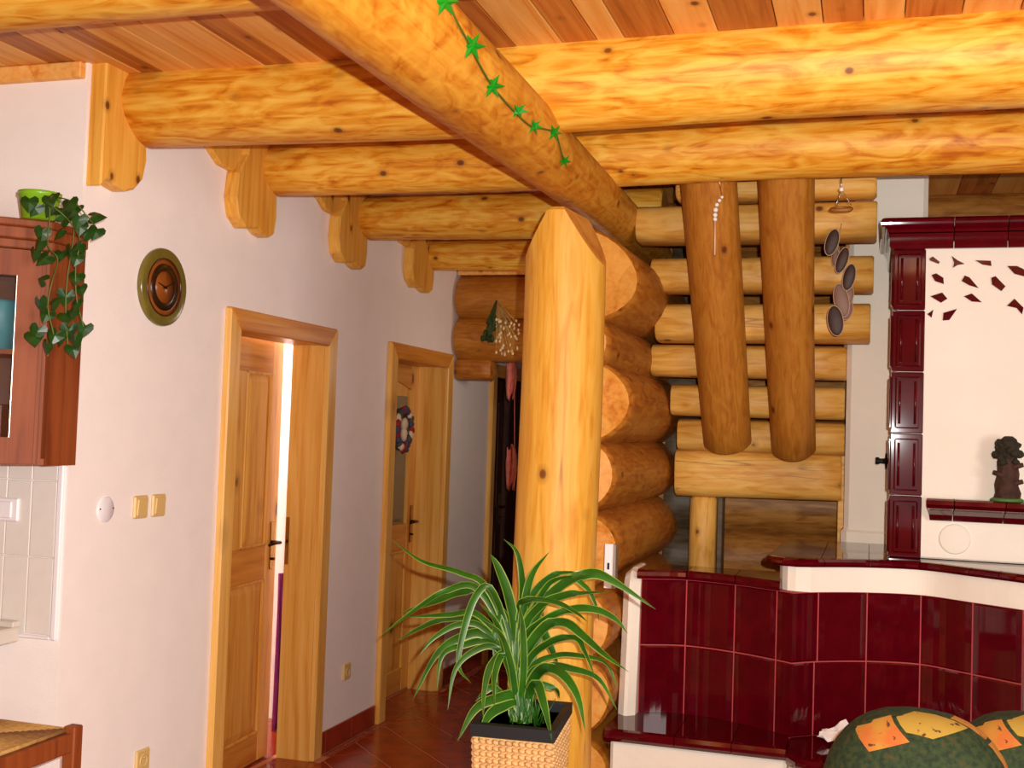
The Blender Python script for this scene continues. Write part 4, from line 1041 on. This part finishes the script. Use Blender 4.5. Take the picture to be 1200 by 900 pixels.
# rush stool
cr = at(86, 850, Y=2.98); zs = cr.z
stl = empty('rush_stool', (cr.x-.18, 2.8, 0), 'dark brown wooden stool with a woven rush seat at lower left', 'stool')
sx, sy = cr.x, 2.98
for (dx, dy) in ((0, 0), (-.38, 0), (0, -.38), (-.38, -.38)):
    piece('leg', MB().box((sx+dx-.021, sy+dy-.021, 0), (sx+dx+.021, sy+dy+.021, zs), .004), 'cherry', stl)
for (a, c) in (((sx-.359, sy-.014), (sx-.021, sy+.014)), ((sx-.359, sy-.394), (sx-.021, sy-.366)), ((sx-.014, sy-.359), (sx+.014, sy-.021)), ((sx-.394, sy-.359), (sx-.366, sy-.021))):
    piece('apron', MB().box((*a, zs-.075), (*c, zs-.018), .004), 'cherry', stl)
    piece('stretcher', MB().box((*a, .2), (*c, .23), .004), 'cherry', stl)
# rush: four wedges of cords meeting on the diagonals
rc_ = MB(); n = 15; cxs, cys, hs_ = sx-.19, sy-.19, .185
for side in range(4):
    for k in range(n):
        t = (k+.5)/n; d = hs_*(1-t); w2 = d
        a = Vector((-w2, -d, 0)); c = Vector((w2, -d, 0)); Rm = Matrix.Rotation(side*math.pi/2, 3, 'Z')
        rc_.tube([Vector((cxs, cys, zs-.012+.004*t))+Rm @ a, Vector((cxs, cys, zs-.012+.004*t))+Rm @ c], .0072, 6)
o = piece('rush_seat', rc_, 'rush', stl); o['kind'] = 'stuff'

# ================================================================ POTTED PLANT
ZR = .715
c00 = at(551, 848, Z=ZR); c10 = at(650, 857, Z=ZR); c11 = at(671, 823, Z=ZR); c01 = c00+(c11-c10)
cen = (c00+c10+c11+c01)/4
pp = empty('potted_plant', (cen.x, cen.y, 0), 'spiky green dracaena in a square woven seagrass planter before the log post', 'potted plant')
cor = [c00, c10, c11, c01]
def ringq(s, z): return [Vector((cen.x+(p.x-cen.x)*s, cen.y+(p.y-cen.y)*s, z)) for p in cor]
def loft(rings):
    mb = MB(); vs = [v for r in rings for v in r]; n = 4
    fs = [(i*n+k, i*n+(k+1) % n, (i+1)*n+(k+1) % n, (i+1)*n+k) for i in range(len(rings)-1) for k in range(n)]+[[0, 1, 2, 3][::-1], [len(vs)-4+k for k in range(4)]]
    return mb.add(vs, fs)
pln = piece('planter', loft([ringq(.72, 0), ringq(.94, ZR-.03)]), 'seagrass', pp)
def childp(name, mb, mt, parent):
    c = center_of(mb); w0 = WLOC[parent.name]; o = bpy.data.objects.new(name, mesh_of(mb, mt, name, c)); link(o, parent, c); return o
rim = MB(); out0, out1, in1, in0 = ringq(1.0, ZR-.035), ringq(1.0, ZR), ringq(.84, ZR), ringq(.84, ZR-.05)
vs = out0+out1+in1+in0
rim.add(vs, [(r*4+k, r*4+(k+1) % 4, ((r+1) % 4)*4+(k+1) % 4, ((r+1) % 4)*4+k) for r in range(4) for k in range(4)])
childp('rim', rim, 'black_plastic', pln)
childp('soil', loft([ringq(.85, ZR-.05), ringq(.85, ZR-.03)]), 'soil', pln)
wv = MB(); rows = 34
for r in range(rows):
    z = .012+(ZR-.055)*(r+.5)/rows; s = .72+.22*(z/(ZR-.03)); q = ringq(s*1.01, z)
    for k in range(4):
        a, c = q[k], q[(k+1) % 4]; n = 12; d = (c-a)/n; nrm = Vector((d.y, -d.x, 0)).normalized()
        rm = Matrix.Rotation(math.atan2(d.y, d.x), 3, 'Z') @ Matrix.Rotation(.42 if True else 0, 3, 'Y')
        for j in range(n):
            wv.ell(a+d*(j+.5)+nrm*.001, (d.length*.62, .009, .0078), 6, 4, rot=rm)
o = childp('woven_braids', wv, 'seagrass', pln); o['kind'] = 'stuff'
LV = [
 [(545,560),(440,300),(330,235),(180,190),(60,105)], [(540,540),(430,320),(330,310),(230,350),(95,395)], [(530,530),(400,300),(270,310),(130,400),(15,490)],
 [(530,560),(400,400),(290,400),(200,405),(120,410)], [(535,580),(420,430),(270,420),(170,455),(80,505)], [(540,600),(420,450),(320,440),(230,490),(170,560)],
 [(545,620),(430,480),(330,490),(235,560),(145,735)], [(550,640),(450,510),(340,520),(260,560),(240,690)], [(550,660),(470,530),(380,545),(310,620),(282,775)],
 [(530,520),(450,300),(390,330),(345,460),(325,600),(375,670)], [(545,560),(500,390),(470,450),(470,570),(480,690)], [(545,650),(510,550),(450,600),(425,700),(420,810)],
 [(550,700),(500,560),(465,640),(465,760)], [(555,720),(480,725),(390,770),(320,895)], [(560,740),(500,755),(440,800),(400,895)],
 [(550,500),(520,330),(480,220),(450,165)], [(560,480),(575,330),(570,230),(550,150),(500,105)], [(570,500),(590,320),(620,230),(680,155)],
 [(565,480),(610,330),(690,250),(760,235),(840,245)], [(570,500),(630,360),(680,280),(740,255),(800,250)], [(580,470),(700,310),(830,240),(930,270),(1095,380)],
 [(570,500),(640,370),(740,325),(820,315),(920,312)], [(560,420),(590,345),(700,350),(780,390),(830,430)], [(580,520),(650,430),(760,380),(860,380),(940,420),(985,475)],
 [(570,430),(610,390),(650,460),(690,540),(715,600)], [(580,580),(660,450),(740,430),(810,480),(900,560),(990,625)], [(590,600),(680,510),(780,490),(820,550),(860,650)],
 [(600,620),(700,560),(800,560),(900,590),(945,690)], [(600,640),(680,600),(760,610),(870,650),(945,775)], [(605,680),(660,610),(730,630),(790,720),(820,860)],
 [(600,720),(630,670),(660,760),(690,895)], [(600,480),(740,270),(820,290),(860,360),(875,430)],
 [(545,790),(540,650),(550,540),(545,430)], [(560,700),(575,540),(600,400),(640,380)], [(570,760),(580,600),(575,450),(560,360)], [(560,780),(600,640),(640,500),(700,420)],
 [(550,740),(510,560),(470,430),(400,350)], [(555,760),(530,600),(490,480),(420,420)], [(560,780),(545,640),(520,500),(500,400)], [(575,790),(615,680),(700,690),(720,730)], [(550,790),(470,690),(430,700),(390,740)]]
WIDE = {1, 6, 13, 14, 20, 24, 25, 29, 30, 15, 32}
rr = random.Random(33); bx = at(608, 838, Y=cen.y)
for k, lp in enumerate(LV):
    n0 = len(lp); tipoff = rr.uniform(-.2, .12)
    if k in (13, 14, 30, 11, 12): tipoff = -.2
    if k in (20,): tipoff = -.05
    ctrl = []
    first = at(440+lp[0][0]*.3, 600+lp[0][1]*.3, Y=cen.y+rr.uniform(-.012, .012))
    root = Vector((cen.x+rr.uniform(-.022, .022), cen.y+rr.uniform(-.02, .02), ZR-.04))
    for i, (a, c) in enumerate(lp):
        t = i/(n0-1); ctrl.append(at(440+a*.3, 600+c*.3, Y=cen.y+tipoff*t))
    pts = spline([root]+ctrl, 26); wmax = (.018 if k in WIDE else .0125)*rr.uniform(.9, 1.15)
    vs = []; fs = []; n = len(pts); tw = rr.uniform(-.5, .5); mis = []
    for i, p in enumerate(pts):
        t = i/(n-1); tg = (pts[min(i+1, n-1)]-pts[max(i-1, 0)]).normalized(); vw = (p-CAM).normalized()
        w1 = tg.cross(vw).normalized(); w2 = tg.cross(Vector((0, 0, 1)))
        w2 = w2.normalized() if w2.length > 1e-3 else w1
        if w1.dot(w2) < 0: w2 = -w2
        wd = (w1*(.75)+w2*(.5)).normalized(); wd = Matrix.Rotation(tw*t, 3, tg) @ wd; nr = tg.cross(wd)
        hw = wmax*(min(1, .45+t*2.2))*(1 if t < .5 else max(.02, 1-((t-.5)/.5)**1.8))
        for u in (-1, -.82, 0, .82, 1): vs.append(p+wd*hw*u+nr*hw*.35*(abs(u)-.5)*(-1))
    mb = MB()
    for i in range(n-1):
        for q in range(4):
            mb.f.append([i*5+q, i*5+q+1, (i+1)*5+q+1, (i+1)*5+q]); mb.mi.append(1 if q in (0, 3) else 0); mb.sm.append(True)
    mb.v = [Vector(v) for v in vs]
    c = center_of(mb); o = bpy.data.objects.new('leaf', mesh_of(mb, ['leaf_green', 'leaf_margin'], 'leaf', c, fix=False)); link(o, pp, c)
piece('cane', MB().tube([(cen.x-.03, cen.y+.01, ZR-.05), at(594, 760, Y=cen.y+.01), at(593, 720, Y=cen.y+.01)], .0075, 8), 'cane', pp)
mb = MB()
for k in range(40):
    a = rr.uniform(0, 6.28); q = Vector((cen.x+.015+.05*rr.uniform(-1, 1), cen.y+.04*rr.uniform(-1, 1), ZR-.035))
    mb.tube([q, q+Vector((rr.uniform(-.04, .05), rr.uniform(-.03, .03), rr.uniform(.05, .14)))], [.003, .001], 4)
o = piece('young_shoots', mb, 'leaf_green', pp); o['kind'] = 'stuff'

# ================================================================ SOFA
sf = empty('sofa', (.45, 3.25, 0), 'plump sofa with green and orange patchwork cover at lower right', 'sofa')
def cushion(name, c, r, rz, pw_=.7):
    mb = MB(); mb.ell(c, r, 32, 20, rot=Matrix.Rotation(rz, 3, 'Z'), power=pw_)
    piece(name, mb, 'patch_fabric', sf)
cushion('back_cushion', (.135, 3.28, .62), (.25, .17, .29), -.1, .82)
cushion('back_cushion', (.42, 3.46, .60), (.22, .17, .29), -.1, .82)
cushion('back_cushion', (.66, 3.60, .57), (.2, .17, .3), -.1, .82)
piece('seat', MB().box((-.1, 2.55, .12), (.9, 3.2, .42), .06), 'patch_fabric', sf)
piece('back_frame', MB().prism([(-.12, 3.2), (.86, 3.5), (.86, 3.72), (-.12, 3.42)], 2, .1, .5, .03), 'patch_fabric', sf)
for (x, y) in ((-.05, 2.6), (.85, 2.6), (-.05, 3.35), (.8, 3.55)): piece('foot', MB().tube([(x, y, 0), (x, y, .13)], [.02, .028], 10), 'cherry', sf)
